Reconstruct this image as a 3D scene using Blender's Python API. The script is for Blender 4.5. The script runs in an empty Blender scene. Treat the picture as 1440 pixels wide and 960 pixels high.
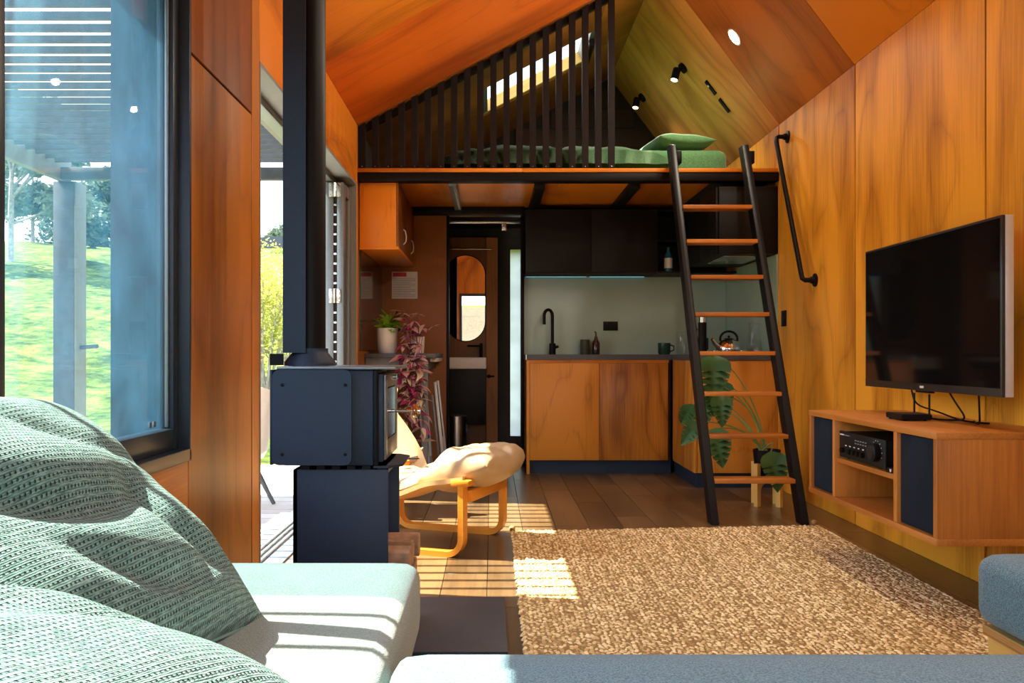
import bpy, bmesh, math, random
from mathutils import Vector, Matrix, noise
R = random.Random(7)
SC = bpy.context.scene
COL = SC.collection
PI = math.pi

# ------------------------------------------------------------------ camera
cam = bpy.data.cameras.new('camera'); camo = bpy.data.objects.new('camera', cam); COL.objects.link(camo)
camo.location = (0, 0, 0.91); camo.rotation_euler = (PI/2, 0, 0)
cam.sensor_width = 36.0; cam.lens = 1210/1440*36.0
cam.shift_x = (720-692)/1440; cam.shift_y = (498-480)/1440
cam.clip_start = 0.02; cam.clip_end = 600
SC.camera = camo

# ------------------------------------------------------------------ world / sun / exposure
SUN_DIR = Vector((1.46, -0.24, -2.05))          # direction the light travels
W = bpy.data.worlds.new('sky'); SC.world = W; W.use_nodes = True
nt = W.node_tree; nt.nodes.clear()
def N(t, **k):
    n = nt.nodes.new(t)
    for a, b in k.items(): setattr(n, a, b)
    return n
wo = N('ShaderNodeOutputWorld'); bg = N('ShaderNodeBackground'); tc = N('ShaderNodeTexCoord')
mp = N('ShaderNodeMapping'); mp.inputs['Scale'].default_value = (1.6, 1.6, 4.0); mp.inputs['Location'].default_value = (0.3, 0.1, 0.2)
nz = N('ShaderNodeTexNoise'); nz.inputs['Scale'].default_value = 1.7; nz.inputs['Detail'].default_value = 8; nz.inputs['Roughness'].default_value = 0.58
rp = N('ShaderNodeValToRGB'); rp.color_ramp.elements[0].position = 0.40; rp.color_ramp.elements[0].color = (0.42, 0.63, 0.95, 1)
rp.color_ramp.elements[1].position = 0.60; rp.color_ramp.elements[1].color = (1.0, 1.0, 1.0, 1)
nt.links.new(tc.outputs['Generated'], mp.inputs['Vector']); nt.links.new(mp.outputs['Vector'], nz.inputs['Vector'])
nt.links.new(nz.outputs['Fac'], rp.inputs['Fac']); nt.links.new(rp.outputs['Color'], bg.inputs['Color'])
bg.inputs['Strength'].default_value = 1.9
nt.links.new(bg.outputs['Background'], wo.inputs['Surface'])
sl = bpy.data.lights.new('sun', 'SUN'); sl.energy = 13.0; sl.angle = math.radians(0.53); sl.color = (1.0, 0.91, 0.73)
so = bpy.data.objects.new('sun', sl); COL.objects.link(so)
so.location = (-8, 5, 14); so.rotation_euler = SUN_DIR.to_track_quat('-Z', 'Y').to_euler()
vs = SC.view_settings; vs.view_transform = 'Standard'; vs.look = 'None'; vs.gamma = 1.0; vs.use_curve_mapping = False
vs.exposure = 1.50
SC.cycles.max_bounces = 10; SC.cycles.diffuse_bounces = 6; SC.cycles.glossy_bounces = 4
SC.cycles.transmission_bounces = 6; SC.cycles.transparent_max_bounces = 16
SC.cycles.sample_clamp_indirect = 6.0
SC.cycles.caustics_reflective = False; SC.cycles.caustics_refractive = False

# ------------------------------------------------------------------ materials
def newmat(name):
    m = bpy.data.materials.new(name); m.use_nodes = True
    t = m.node_tree; b = t.nodes['Principled BSDF']
    return m, t, b
def nd(t, typ, **k):
    n = t.nodes.new(typ)
    for a, v in k.items():
        if a in n.inputs: n.inputs[a].default_value = v
        else: setattr(n, a, v)
    return n
def c4(c): return (c[0], c[1], c[2], 1)
def ramp(t, stops):
    r = t.nodes.new('ShaderNodeValToRGB'); e = r.color_ramp.elements
    while len(e) < len(stops): e.new(0.5)
    for i, (p, c) in enumerate(stops): e[i].position = p; e[i].color = c4(c)
    return r
def plain(name, col, rough=0.5, metal=0.0, var=0.08, scale=30.0, bump=0.0, spec=0.5, coat=0.0, sheen=0.0):
    m, t, b = newmat(name)
    tcn = nd(t, 'ShaderNodeTexCoord'); n = nd(t, 'ShaderNodeTexNoise', Scale=scale, Detail=4.0)
    t.links.new(tcn.outputs['Object'], n.inputs['Vector'])
    r = ramp(t, [(0.3, [c*(1-var) for c in col]), (0.7, [min(1, c*(1+var)) for c in col])])
    t.links.new(n.outputs['Fac'], r.inputs['Fac']); t.links.new(r.outputs['Color'], b.inputs['Base Color'])
    b.inputs['Roughness'].default_value = rough; b.inputs['Metallic'].default_value = metal
    b.inputs['Specular IOR Level'].default_value = spec
    if coat: b.inputs['Coat Weight'].default_value = coat; b.inputs['Coat Roughness'].default_value = 0.15
    if sheen: b.inputs['Sheen Weight'].default_value = sheen
    if bump:
        bp = nd(t, 'ShaderNodeBump', Strength=bump, Distance=0.004)
        t.links.new(n.outputs['Fac'], bp.inputs['Height']); t.links.new(bp.outputs['Normal'], b.inputs['Normal'])
    return m
def wood(name, dark, light, axis='z', rough=0.38, figure=1.0, scale=1.0, coat=0.05):
    m, t, b = newmat(name)
    tcn = nd(t, 'ShaderNodeTexCoord'); oi = nd(t, 'ShaderNodeObjectInfo')
    mul = nd(t, 'ShaderNodeVectorMath', operation='SCALE'); mul.inputs[0].default_value = (37.0, 53.0, 71.0)
    t.links.new(oi.outputs['Random'], mul.inputs['Scale'])
    add = nd(t, 'ShaderNodeVectorMath', operation='ADD')
    t.links.new(tcn.outputs['Object'], add.inputs[0]); t.links.new(mul.outputs['Vector'], add.inputs[1])
    k = {'x': 0, 'y': 1, 'z': 2}[axis]
    def mapped(al, ac):
        mm = nd(t, 'ShaderNodeMapping'); s = [ac*scale]*3; s[k] = al*scale
        mm.inputs['Scale'].default_value = s
        t.links.new(add.outputs['Vector'], mm.inputs['Vector']); return mm
    m1 = mapped(0.45, 2.0); n1 = nd(t, 'ShaderNodeTexNoise', Scale=1.0, Detail=2.0, Roughness=0.4, Distortion=0.4)
    t.links.new(m1.outputs['Vector'], n1.inputs['Vector'])
    # contour lines of a stretched noise give the arched figure of rotary cut veneer
    m2 = mapped(0.70, 1.9); n2 = nd(t, 'ShaderNodeTexNoise', Scale=1.0, Detail=2.0, Roughness=0.35)
    t.links.new(m2.outputs['Vector'], n2.inputs['Vector'])
    mu = nd(t, 'ShaderNodeMath', operation='MULTIPLY'); mu.inputs[1].default_value = 15.0
    t.links.new(n2.outputs['Fac'], mu.inputs[0])
    pg_ = nd(t, 'ShaderNodeMath', operation='PINGPONG'); pg_.inputs[1].default_value = 1.0
    t.links.new(mu.outputs[0], pg_.inputs[0])
    pp = nd(t, 'ShaderNodeMath', operation='POWER'); pp.inputs[1].default_value = 0.35      # thin dark growth lines
    t.links.new(pg_.outputs[0], pp.inputs[0])
    m3 = mapped(3.0, 110.0); n3 = nd(t, 'ShaderNodeTexNoise', Scale=1.0, Detail=4.0, Roughness=0.6)
    t.links.new(m3.outputs['Vector'], n3.inputs['Vector'])
    a1 = nd(t, 'ShaderNodeMath', operation='MULTIPLY_ADD'); a1.inputs[1].default_value = 0.20*figure
    t.links.new(pp.outputs[0], a1.inputs[0]); t.links.new(n1.outputs['Fac'], a1.inputs[2])
    a2 = nd(t, 'ShaderNodeMath', operation='MULTIPLY_ADD'); a2.inputs[1].default_value = 0.42
    t.links.new(n3.outputs['Fac'], a2.inputs[0]); t.links.new(a1.outputs[0], a2.inputs[2])
    a3 = nd(t, 'ShaderNodeMath', operation='MULTIPLY_ADD'); a3.inputs[1].default_value = 0.10
    t.links.new(oi.outputs['Random'], a3.inputs[0]); t.links.new(a2.outputs[0], a3.inputs[2])
    r = ramp(t, [(0.53+0.13*figure, dark), (1.0, light)])
    r.color_ramp.elements[1].position = min(1.0, 0.90+0.17*figure)
    t.links.new(a3.outputs[0], r.inputs['Fac']); t.links.new(r.outputs['Color'], b.inputs['Base Color'])
    b.inputs['Roughness'].default_value = rough; b.inputs['Specular IOR Level'].default_value = 0.3
    b.inputs['Coat Weight'].default_value = coat; b.inputs['Coat Roughness'].default_value = 0.3
    bp = nd(t, 'ShaderNodeBump', Strength=0.12, Distance=0.002)
    t.links.new(n3.outputs['Fac'], bp.inputs['Height']); t.links.new(bp.outputs['Normal'], b.inputs['Normal'])
    return m
def fabric(name, c1, c2, scale=700.0, bump=0.5, rough=0.9, sheen=0.25):
    m, t, b = newmat(name)
    tcn = nd(t, 'ShaderNodeTexCoord')
    n = nd(t, 'ShaderNodeTexNoise', Scale=scale*0.55, Detail=2.0); n2 = nd(t, 'ShaderNodeTexVoronoi', Scale=scale*0.7)
    t.links.new(tcn.outputs['Object'], n.inputs['Vector']); t.links.new(tcn.outputs['Object'], n2.inputs['Vector'])
    r = ramp(t, [(0.35, c1), (0.65, c2)])
    t.links.new(n.outputs['Fac'], r.inputs['Fac']); t.links.new(r.outputs['Color'], b.inputs['Base Color'])
    b.inputs['Roughness'].default_value = rough; b.inputs['Sheen Weight'].default_value = sheen; b.inputs['Specular IOR Level'].default_value = 0.15
    bp = nd(t, 'ShaderNodeBump', Strength=bump, Distance=0.002)
    t.links.new(n2.outputs['Distance'], bp.inputs['Height']); t.links.new(bp.outputs['Normal'], b.inputs['Normal'])
    return m
def emit(name, col, s):
    m, t, b = newmat(name)
    b.inputs['Base Color'].default_value = c4(col); b.inputs['Emission Color'].default_value = c4(col); b.inputs['Emission Strength'].default_value = s
    return m
def glassmat(name, tint=(1, 1, 1), refl=0.10, haze=0.0, hazecol=(0.6, 0.75, 0.85)):
    m = bpy.data.materials.new(name); m.use_nodes = True; t = m.node_tree; t.nodes.clear()
    o = nd(t, 'ShaderNodeOutputMaterial'); tr = nd(t, 'ShaderNodeBsdfTransparent', Color=c4(tint)); gl = nd(t, 'ShaderNodeBsdfGlossy', Roughness=0.01)
    # reflection grows towards grazing angles alike on both faces of the pane
    lw = nd(t, 'ShaderNodeLayerWeight', Blend=0.5); pw_ = nd(t, 'ShaderNodeMath', operation='POWER'); pw_.inputs[1].default_value = 5.0
    fr = nd(t, 'ShaderNodeMath', operation='MULTIPLY_ADD'); fr.inputs[1].default_value = 0.55; fr.inputs[2].default_value = 0.03
    t.links.new(lw.outputs['Facing'], pw_.inputs[0]); t.links.new(pw_.outputs[0], fr.inputs[0]); mx = nd(t, 'ShaderNodeMixShader')
    t.links.new(fr.outputs[0], mx.inputs[0]); t.links.new(tr.outputs[0], mx.inputs[1]); t.links.new(gl.outputs[0], mx.inputs[2])
    last = mx
    if haze:
        ad = nd(t, 'ShaderNodeAddShader'); df = nd(t, 'ShaderNodeBsdfDiffuse', Color=c4(hazecol)); tl = nd(t, 'ShaderNodeBsdfTranslucent', Color=c4(hazecol))
        t.links.new(df.outputs[0], ad.inputs[0]); t.links.new(tl.outputs[0], ad.inputs[1])
        tcn = nd(t, 'ShaderNodeTexCoord'); n = nd(t, 'ShaderNodeTexNoise', Scale=5.0, Detail=9.0, Roughness=0.75)
        t.links.new(tcn.outputs['Object'], n.inputs['Vector'])
        r = ramp(t, [(0.30, [haze*0.35]*3), (0.75, [haze*1.8]*3)]); t.links.new(n.outputs['Fac'], r.inputs['Fac'])
        m2 = nd(t, 'ShaderNodeMixShader'); t.links.new(r.outputs['Color'], m2.inputs[0]); t.links.new(mx.outputs[0], m2.inputs[1]); t.links.new(ad.outputs[0], m2.inputs[2])
        last = m2
    t.links.new(last.outputs[0], o.inputs['Surface'])
    return m
def translucent(name, col, mixf=0.5, rough=0.5):
    m = bpy.data.materials.new(name); m.use_nodes = True; t = m.node_tree; b = t.nodes['Principled BSDF']; o = t.nodes['Material Output']
    oi = nd(t, 'ShaderNodeObjectInfo'); tcn = nd(t, 'ShaderNodeTexCoord'); n = nd(t, 'ShaderNodeTexNoise', Scale=3.0)
    t.links.new(tcn.outputs['Object'], n.inputs['Vector'])
    r = ramp(t, [(0.3, [c*0.7 for c in col]), (0.7, [min(1, c*1.25) for c in col])]); t.links.new(n.outputs['Fac'], r.inputs['Fac'])
    t.links.new(r.outputs['Color'], b.inputs['Base Color']); b.inputs['Roughness'].default_value = rough
    tl = nd(t, 'ShaderNodeBsdfTranslucent'); t.links.new(r.outputs['Color'], tl.inputs['Color'])
    mx = nd(t, 'ShaderNodeMixShader'); mx.inputs[0].default_value = mixf
    t.links.new(b.outputs[0], mx.inputs[1]); t.links.new(tl.outputs[0], mx.inputs[2]); t.links.new(mx.outputs[0], o.inputs['Surface'])
    return m

M = {}
GOLD = ((0.37, 0.118, 0.006), (0.90, 0.40, 0.034))
AMBR = ((0.24, 0.078, 0.009), (0.62, 0.24, 0.031))
ORNG = ((0.34, 0.085, 0.005), (0.72, 0.225, 0.015))
REDW = ((0.32, 0.058, 0.005), (0.68, 0.145, 0.011))
for a in 'xyz':
    M['gold_'+a] = wood('golden ply '+a, *GOLD, axis=a)
    M['amber_'+a] = wood('amber ply '+a, *AMBR, axis=a, figure=1.2)
    M['orange_'+a] = wood('orange ply '+a, *ORNG, axis=a)
    M['red_'+a] = wood('red ply '+a, *REDW, axis=a)
    M['brown_'+a] = wood('brown timber '+a, (0.14, 0.038, 0.005), (0.30, 0.10, 0.014), axis=a, figure=0.5)
    M['walnut_'+a] = wood('rosy timber '+a, (0.30, 0.092, 0.012), (0.62, 0.235, 0.042), axis=a, figure=0.6)
    M['bent_'+a] = wood('bent amber wood '+a, (0.50, 0.17, 0.015), (0.72, 0.29, 0.035), axis=a, figure=0.3, rough=0.3)
    M['pine_'+a] = wood('pale ply '+a, (0.62, 0.33, 0.07), (0.85, 0.52, 0.14), axis=a, figure=0.5)
M['loftply'] = wood('lamplit gold loft ply', (0.46, 0.165, 0.032), (0.84, 0.365, 0.090), axis='x')  # reading-lamp glow on the loft slope is put into this colour
M['leftwall'] = wood('shade-darkened side ply', (0.22, 0.060, 0.006), (0.46, 0.155, 0.016), axis='z')  # shade of the backlit left wall is put into the ply colour
M['leftdark'] = wood('shade-darkened upper side ply', (0.13, 0.033, 0.006), (0.24, 0.065, 0.012), axis='z')  # upper pier sheet, backlit shade painted in darker still
M['ceildark'] = wood('dark red ceiling ply', (0.29, 0.070, 0.011), (0.57, 0.165, 0.025), axis='x')
M['plank'] = wood('brown vinyl plank', (0.058, 0.035, 0.016), (0.165, 0.102, 0.045), axis='y', figure=0.35, rough=0.32, coat=0.25)
M['darkwood'] = wood('dark stained board', (0.020, 0.008, 0.005), (0.05, 0.020, 0.011), axis='x', figure=0.3, rough=0.6, coat=0)
M['gap'] = plain('dark joint', (0.020, 0.012, 0.008), 0.9)
M['clad'] = plain('dark cladding', (0.05, 0.055, 0.06), 0.7)
M['alu'] = plain('charcoal window frame', (0.030, 0.040, 0.055), 0.35, 0.35, var=0.05)
M['alug'] = plain('grey aluminium', (0.20, 0.22, 0.23), 0.4, 0.6, var=0.05)
M['reveal'] = plain('grey painted reveal', (0.20, 0.21, 0.21), 0.6, var=0.04)
M['steel'] = plain('brushed steel', (0.62, 0.62, 0.60), 0.25, 1.0, var=0.06)
M['chrome'] = plain('polished chrome', (0.85, 0.85, 0.86), 0.06, 1.0, var=0.02)
M['black'] = plain('matt black steel', (0.006, 0.005, 0.006), 0.45, 0.0, var=0.1, spec=0.15)
M['blackwood'] = plain('black stained batten', (0.008, 0.0045, 0.004), 0.6, var=0.25, scale=40, spec=0.2)
M['blackcab'] = plain('black cabinet front', (0.005, 0.0045, 0.0048), 0.5, var=0.1, spec=0.25)
M['stove'] = plain('blue black stove steel', (0.012, 0.024, 0.048), 0.5, 0.0, var=0.12, scale=300, bump=0.15, spec=0.35)
M['hearth'] = plain('black hearth plate', (0.022, 0.025, 0.038), 0.55, 0.0, var=0.15, scale=12)
M['stone'] = plain('dark grey worktop', (0.06, 0.062, 0.066), 0.4, var=0.15, scale=60)
M['greybox'] = plain('grey laminate', (0.16, 0.165, 0.17), 0.5)
M['splash'] = plain('grey green splashback', (0.34, 0.45, 0.36), 0.14, var=0.06, scale=2.0)
M['darkglass'] = plain('dark glossy panel', (0.03, 0.028, 0.026), 0.05, var=0.05, coat=0.5)
M['greywall'] = plain('charcoal wall lining', (0.11, 0.115, 0.125), 0.6, var=0.05, scale=4)
M['white'] = plain('white glazed ceramic', (0.80, 0.74, 0.70), 0.35, var=0.03)
M['whiteplastic'] = plain('white moulded plastic', (0.82, 0.83, 0.84), 0.4, var=0.02)
M['paper'] = plain('white paper', (0.70, 0.68, 0.66), 0.5, var=0.04)
M['ink'] = plain('grey print', (0.25, 0.25, 0.26), 0.7); M['redink'] = plain('red print', (0.50, 0.03, 0.05), 0.6)
M['tvscreen'] = plain('black tv glass', (0.006, 0.006, 0.007), 0.06, var=0.02)
M['tvframe'] = plain('dark tv bezel', (0.03, 0.03, 0.033), 0.3, 0.3)
M['silver'] = plain('silver plastic', (0.62, 0.63, 0.62), 0.35, 0.3, var=0.03)
M['mark'] = plain('pale lettering', (0.75, 0.75, 0.75), 0.5)
M['speakercloth'] = fabric('navy speaker cloth', (0.007, 0.011, 0.020), (0.016, 0.025, 0.040), 900, sheen=0.0)
M['sofa'] = fabric('slate teal upholstery', (0.055, 0.112, 0.142), (0.175, 0.285, 0.330), 600, 0.6)
M['sofag'] = fabric('sunlit teal upholstery', (0.19, 0.235, 0.20), (0.32, 0.365, 0.32), 600, 0.6)  # paler copy of the slate fabric, window daylight put into its colour
M['leather'] = plain('tan leather', (0.42, 0.29, 0.16), 0.40, var=0.10, scale=9, bump=0.35)
M['leatherd'] = plain('tan saddle leather', (0.62, 0.39, 0.17), 0.5, var=0.10, scale=6)
M['bedgreen'] = fabric('green linen', (0.060, 0.185, 0.075), (0.115, 0.275, 0.120), 300, 0.3)
M['ply_edge'] = plain('ply edge', (0.45, 0.27, 0.09), 0.6)
M['glass'] = glassmat('clear glass'); M['hazyglass'] = glassmat('blue veiled window glass', (0.92, 0.98, 1.0), haze=0.034, hazecol=(0.18, 0.52, 0.80))  # side panes carry a painted blue veil of light along with dirt
M['polycarb'] = glassmat('tinted polycarbonate roof', (0.60, 0.70, 0.76), haze=0.10, hazecol=(0.45, 0.65, 0.78))
M['jar'] = glassmat('jar glass', (0.93, 0.96, 0.95))
M['frost'] = translucent('frosted glass', (0.98, 1.0, 0.98), 0.97)
M['mirror'] = plain('mirror silver', (0.92, 0.92, 0.92), 0.01, 1.0, var=0.0)
M['led'] = emit('blue led strip', (0.25, 0.75, 1.0), 0.25)
M['lampglow'] = emit('warm lamp face', (1.0, 0.90, 0.70), 9.0)
M['spotglow'] = emit('orange lamp face', (1.0, 0.55, 0.25), 4.0)
M['bottle'] = plain('brown glass bottle', (0.035, 0.012, 0.008), 0.12, coat=0.5)
M['olive'] = plain('olive canister', (0.06, 0.065, 0.03), 0.45); M['cupgreen'] = plain('dark green cup', (0.02, 0.055, 0.04), 0.25)
M['bluebottle'] = plain('blue bottle', (0.01, 0.10, 0.18), 0.2)
M['bark'] = plain('split firewood', (0.36, 0.20, 0.11), 0.9, var=0.35, scale=25, bump=0.6)
M['soil'] = plain('potting soil', (0.03, 0.02, 0.012), 0.95)
M['pothos'] = translucent('lime green leaf', (0.30, 0.52, 0.04), 0.35)
M['monstera'] = translucent('monstera leaf', (0.075, 0.20, 0.065), 0.2, 0.35)
M['stem'] = plain('green stem', (0.20, 0.30, 0.08), 0.5)
M['vine'] = plain('purple vine stem', (0.22, 0.06, 0.08), 0.6)
M['leaf_purple'] = translucent('magenta leaf', (0.55, 0.03, 0.18), 0.35); M['leaf_pink'] = translucent('pink cream leaf', (0.70, 0.36, 0.36), 0.3)  # magenta, pink and cream leaf colours lightened to carry sun on the plant
M['leaf_cream'] = translucent('cream striped leaf', (0.76, 0.62, 0.40), 0.35); M['leaf_dark'] = translucent('dark plum leaf', (0.10, 0.025, 0.045), 0.2)
M['deck'] = wood('weathered deck board', (0.30, 0.27, 0.25), (0.52, 0.49, 0.46), axis='x', figure=0.3, rough=0.8, coat=0)
M['post'] = plain('dark stained post', (0.06, 0.065, 0.07), 0.7, var=0.2, scale=15)
M['bulb'] = plain('pale post side', (0.16, 0.155, 0.11), 0.7)
M['treeleaf'] = translucent('dull green foliage', (0.17, 0.21, 0.13), 0.4); M['willow'] = translucent('yellow green foliage', (0.45, 0.45, 0.09), 0.4)
M['pineleaf'] = translucent('dark conifer foliage', (0.09, 0.13, 0.085), 0.3)
M['trunk'] = plain('grey bark', (0.30, 0.26, 0.22), 0.9, var=0.3, scale=8)
M['roofblue'] = plain('dark farmhouse roof', (0.05, 0.06, 0.08), 0.6)

# woven cushion cloth: raised pale threads, dark gaps, on the cushion's own UV grid
def weave():
    m, t, b = newmat('chunky teal weave')
    uv = nd(t, 'ShaderNodeTexCoord'); sp = nd(t, 'ShaderNodeSeparateXYZ'); t.links.new(uv.outputs['UV'], sp.inputs[0])
    def sine(out, period, phase=0.0):
        a = nd(t, 'ShaderNodeMath', operation='MULTIPLY_ADD'); a.inputs[1].default_value = 2*PI/period; a.inputs[2].default_value = phase
        t.links.new(out, a.inputs[0]); q = nd(t, 'ShaderNodeMath', operation='SINE'); t.links.new(a.outputs[0], q.inputs[0]); return q
    def op(o, a, c, const=None):
        q = nd(t, 'ShaderNodeMath', operation=o); t.links.new(a.outputs[0], q.inputs[0])
        if c is None: q.inputs[1].default_value = const
        else: t.links.new(c.outputs[0], q.inputs[1])
        return q
    su, sv = sine(sp.outputs['X'], 0.0080), sine(sp.outputs['Y'], 0.0088)
    hole = op('MULTIPLY', op('MAXIMUM', su, None, 0.0), op('MAXIMUM', sv, None, 0.0))          # dark gaps on a grid
    thr = sine(sp.outputs['Y'], 0.0029, 0.7)                                                     # thread ridges
    mm = nd(t, 'ShaderNodeMapping'); mm.inputs['Scale'].default_value = (60, 420, 1); t.links.new(uv.outputs['UV'], mm.inputs['Vector'])
    nf = nd(t, 'ShaderNodeTexNoise', Scale=1.0, Detail=3.0); t.links.new(mm.outputs['Vector'], nf.inputs['Vector'])
    nb = nd(t, 'ShaderNodeTexNoise', Scale=14.0, Detail=4.0); t.links.new(uv.outputs['UV'], nb.inputs['Vector'])
    h1 = op('MULTIPLY', thr, None, 0.10); h2 = op('ADD', h1, nf); h3 = op('MULTIPLY', hole, None, -1.15); h4 = op('ADD', h2, h3)
    h5 = op('ADD', h4, op('MULTIPLY', nb, None, 0.30))
    r = ramp(t, [(0.05, (0.004, 0.022, 0.022)), (0.45, (0.032, 0.095, 0.084)), (0.85, (0.235, 0.375, 0.33))])
    t.links.new(h5.outputs[0], r.inputs['Fac']); t.links.new(r.outputs['Color'], b.inputs['Base Color'])
    b.inputs['Roughness'].default_value = 0.85; b.inputs['Specular IOR Level'].default_value = 0.2; b.inputs['Sheen Weight'].default_value = 0.2
    bp = nd(t, 'ShaderNodeBump', Strength=1.0, Distance=0.004); t.links.new(h4.outputs[0], bp.inputs['Height']); t.links.new(bp.outputs['Normal'], b.inputs['Normal'])
    return m
M['weave'] = weave()
def jute():
    m, t, b = newmat('jute yarn')
    at = nd(t, 'ShaderNodeAttribute'); at.attribute_name = 'tone'
    tcn = nd(t, 'ShaderNodeTexCoord'); n = nd(t, 'ShaderNodeTexNoise', Scale=350.0, Detail=2.0); t.links.new(tcn.outputs['Object'], n.inputs['Vector'])
    ad = nd(t, 'ShaderNodeMath', operation='MULTIPLY_ADD'); ad.inputs[1].default_value = 0.4
    t.links.new(n.outputs['Fac'], ad.inputs[0]); t.links.new(at.outputs['Fac'], ad.inputs[2])
    r = ramp(t, [(0.15, (0.26, 0.155, 0.055)), (0.60, (0.68, 0.50, 0.235)), (1.15, (0.94, 0.80, 0.47))])
    r.color_ramp.elements[2].position = 1.0
    t.links.new(ad.outputs[0], r.inputs['Fac']); t.links.new(r.outputs['Color'], b.inputs['Base Color'])
    b.inputs['Roughness'].default_value = 0.9; b.inputs['Specular IOR Level'].default_value = 0.15
    return m
M['jute'] = jute()
def groundmat():
    m, t, b = newmat('hill grass and gravel')
    tcn = nd(t, 'ShaderNodeTexCoord'); n = nd(t, 'ShaderNodeTexNoise', Scale=0.45, Detail=9.0, Roughness=0.65); n2 = nd(t, 'ShaderNodeTexNoise', Scale=3.0, Detail=6.0, Roughness=0.7)
    for q in (n, n2): t.links.new(tcn.outputs['Object'], q.inputs['Vector'])
    mx = nd(t, 'ShaderNodeMath', operation='ADD'); t.links.new(n.outputs['Fac'], mx.inputs[0]); t.links.new(n2.outputs['Fac'], mx.inputs[1])
    r = ramp(t, [(0.41, (0.020, 0.040, 0.007)), (0.49, (0.066, 0.102, 0.013)), (0.575, (0.15, 0.180, 0.032))])
    hv = nd(t, 'ShaderNodeMath', operation='MULTIPLY'); hv.inputs[1].default_value = 0.5; t.links.new(mx.outputs[0], hv.inputs[0]); t.links.new(hv.outputs[0], r.inputs['Fac'])
    g = ramp(t, [(0.3, (0.070, 0.060, 0.040)), (0.7, (0.125, 0.110, 0.075))]); n3 = nd(t, 'ShaderNodeTexNoise', Scale=9.0, Detail=8.0); t.links.new(tcn.outputs['Object'], n3.inputs['Vector']); t.links.new(n3.outputs['Fac'], g.inputs['Fac'])
    sp = nd(t, 'ShaderNodeSeparateXYZ'); t.links.new(tcn.outputs['Object'], sp.inputs[0])
    lt = nd(t, 'ShaderNodeMath', operation='LESS_THAN'); lt.inputs[1].default_value = -2.0; t.links.new(sp.outputs['Y'], lt.inputs[0])
    gt = nd(t, 'ShaderNodeMath', operation='GREATER_THAN'); gt.inputs[1].default_value = -58.0; t.links.new(sp.outputs['Y'], gt.inputs[0])
    aa = nd(t, 'ShaderNodeMath', operation='MULTIPLY'); t.links.new(lt.outputs[0], aa.inputs[0]); t.links.new(gt.outputs[0], aa.inputs[1])
    mix = nd(t, 'ShaderNodeMix', data_type='RGBA'); t.links.new(aa.outputs[0], mix.inputs['Factor']); t.links.new(r.outputs['Color'], mix.inputs['A']); t.links.new(g.outputs['Color'], mix.inputs['B'])
    t.links.new(mix.outputs['Result'], b.inputs['Base Color']); b.inputs['Roughness'].default_value = 0.95; b.inputs['Specular IOR Level'].default_value = 0.1
    bp = nd(t, 'ShaderNodeBump', Strength=0.8, Distance=0.25); t.links.new(mx.outputs[0], bp.inputs['Height']); t.links.new(bp.outputs['Normal'], b.inputs['Normal'])
    return m
M['ground'] = groundmat()

# ------------------------------------------------------------------ mesh helpers (coordinates are world metres unless a thing is built locally)
def bnew(): return bmesh.new()
def abox(bm, x0, x1, y0, y1, z0, z1, bev=0.0, seg=2, rot=None):
    vs_ = [bm.verts.new((x, y, z)) for x in (x0, x1) for y in (y0, y1) for z in (z0, z1)]
    F = [(0, 1, 3, 2), (4, 6, 7, 5), (0, 4, 5, 1), (2, 3, 7, 6), (0, 2, 6, 4), (1, 5, 7, 3)]
    fs = [bm.faces.new([vs_[i] for i in f]) for f in F]
    if bev > 0:
        es = list({e for f in fs for e in f.edges})
        r = bmesh.ops.bevel(bm, geom=es, offset=bev, segments=seg, affect='EDGES', profile=0.5)
        vs_ = list({v for f in r['faces'] for v in f.verts} | {v for v in vs_ if v.is_valid})
    if rot is not None:
        c = Vector(((x0+x1)/2, (y0+y1)/2, (z0+z1)/2))
        for v in vs_: v.co = c + rot @ (v.co - c)
    return vs_
def beam(bm, p0, p1, w, h, side=Vector((1, 0, 0)), bev=0.0):
    p0 = Vector(p0); p1 = Vector(p1); d = (p1-p0); L = d.length; d.normalize()
    s = (side - d*side.dot(d)).normalized(); u = d.cross(s)
    vs_ = abox(bm, -w/2, w/2, -h/2, h/2, 0, L, bev)
    for v in vs_: v.co = p0 + s*v.co.x + u*v.co.y + d*v.co.z
    return vs_
def tube(bm, pts, r, n=8, cap=True):
    pts = [Vector(p) for p in pts]; m = len(pts); rs = r if isinstance(r, (list, tuple)) else [r]*m
    rings = []; prev = None
    for i, p in enumerate(pts):
        d = (pts[min(i+1, m-1)] - pts[max(i-1, 0)]).normalized()
        if prev is None:
            a = Vector((0, 0, 1)) if abs(d.z) < 0.9 else Vector((1, 0, 0)); s = d.cross(a).normalized()
        else: s = (prev - d*prev.dot(d)).normalized()
        prev = s; u = d.cross(s)
        rings.append([bm.verts.new(p + (s*math.cos(2*PI*k/n) + u*math.sin(2*PI*k/n))*rs[i]) for k in range(n)])
    for i in range(m-1):
        for k in range(n): bm.faces.new((rings[i][k], rings[i][(k+1) % n], rings[i+1][(k+1) % n], rings[i+1][k]))
    if cap: bm.faces.new(list(reversed(rings[0]))); bm.faces.new(rings[-1])
def lathe(bm, prof, c, n=20, axis='z', cap=True):
    c = Vector(c); rings = []
    for r, h in prof:
        ring = []
        for k in range(n):
            a = 2*PI*k/n; x, y = r*math.cos(a), r*math.sin(a)
            v = {'z': (x, y, h), 'y': (x, h, y), 'x': (h, x, y)}[axis]
            ring.append(bm.verts.new(c + Vector(v)))
        rings.append(ring)
    for i in range(len(rings)-1):
        for k in range(n): bm.faces.new((rings[i][k], rings[i][(k+1) % n], rings[i+1][(k+1) % n], rings[i+1][k]))
    if cap: bm.faces.new(list(reversed(rings[0]))); bm.faces.new(rings[-1])
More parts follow.
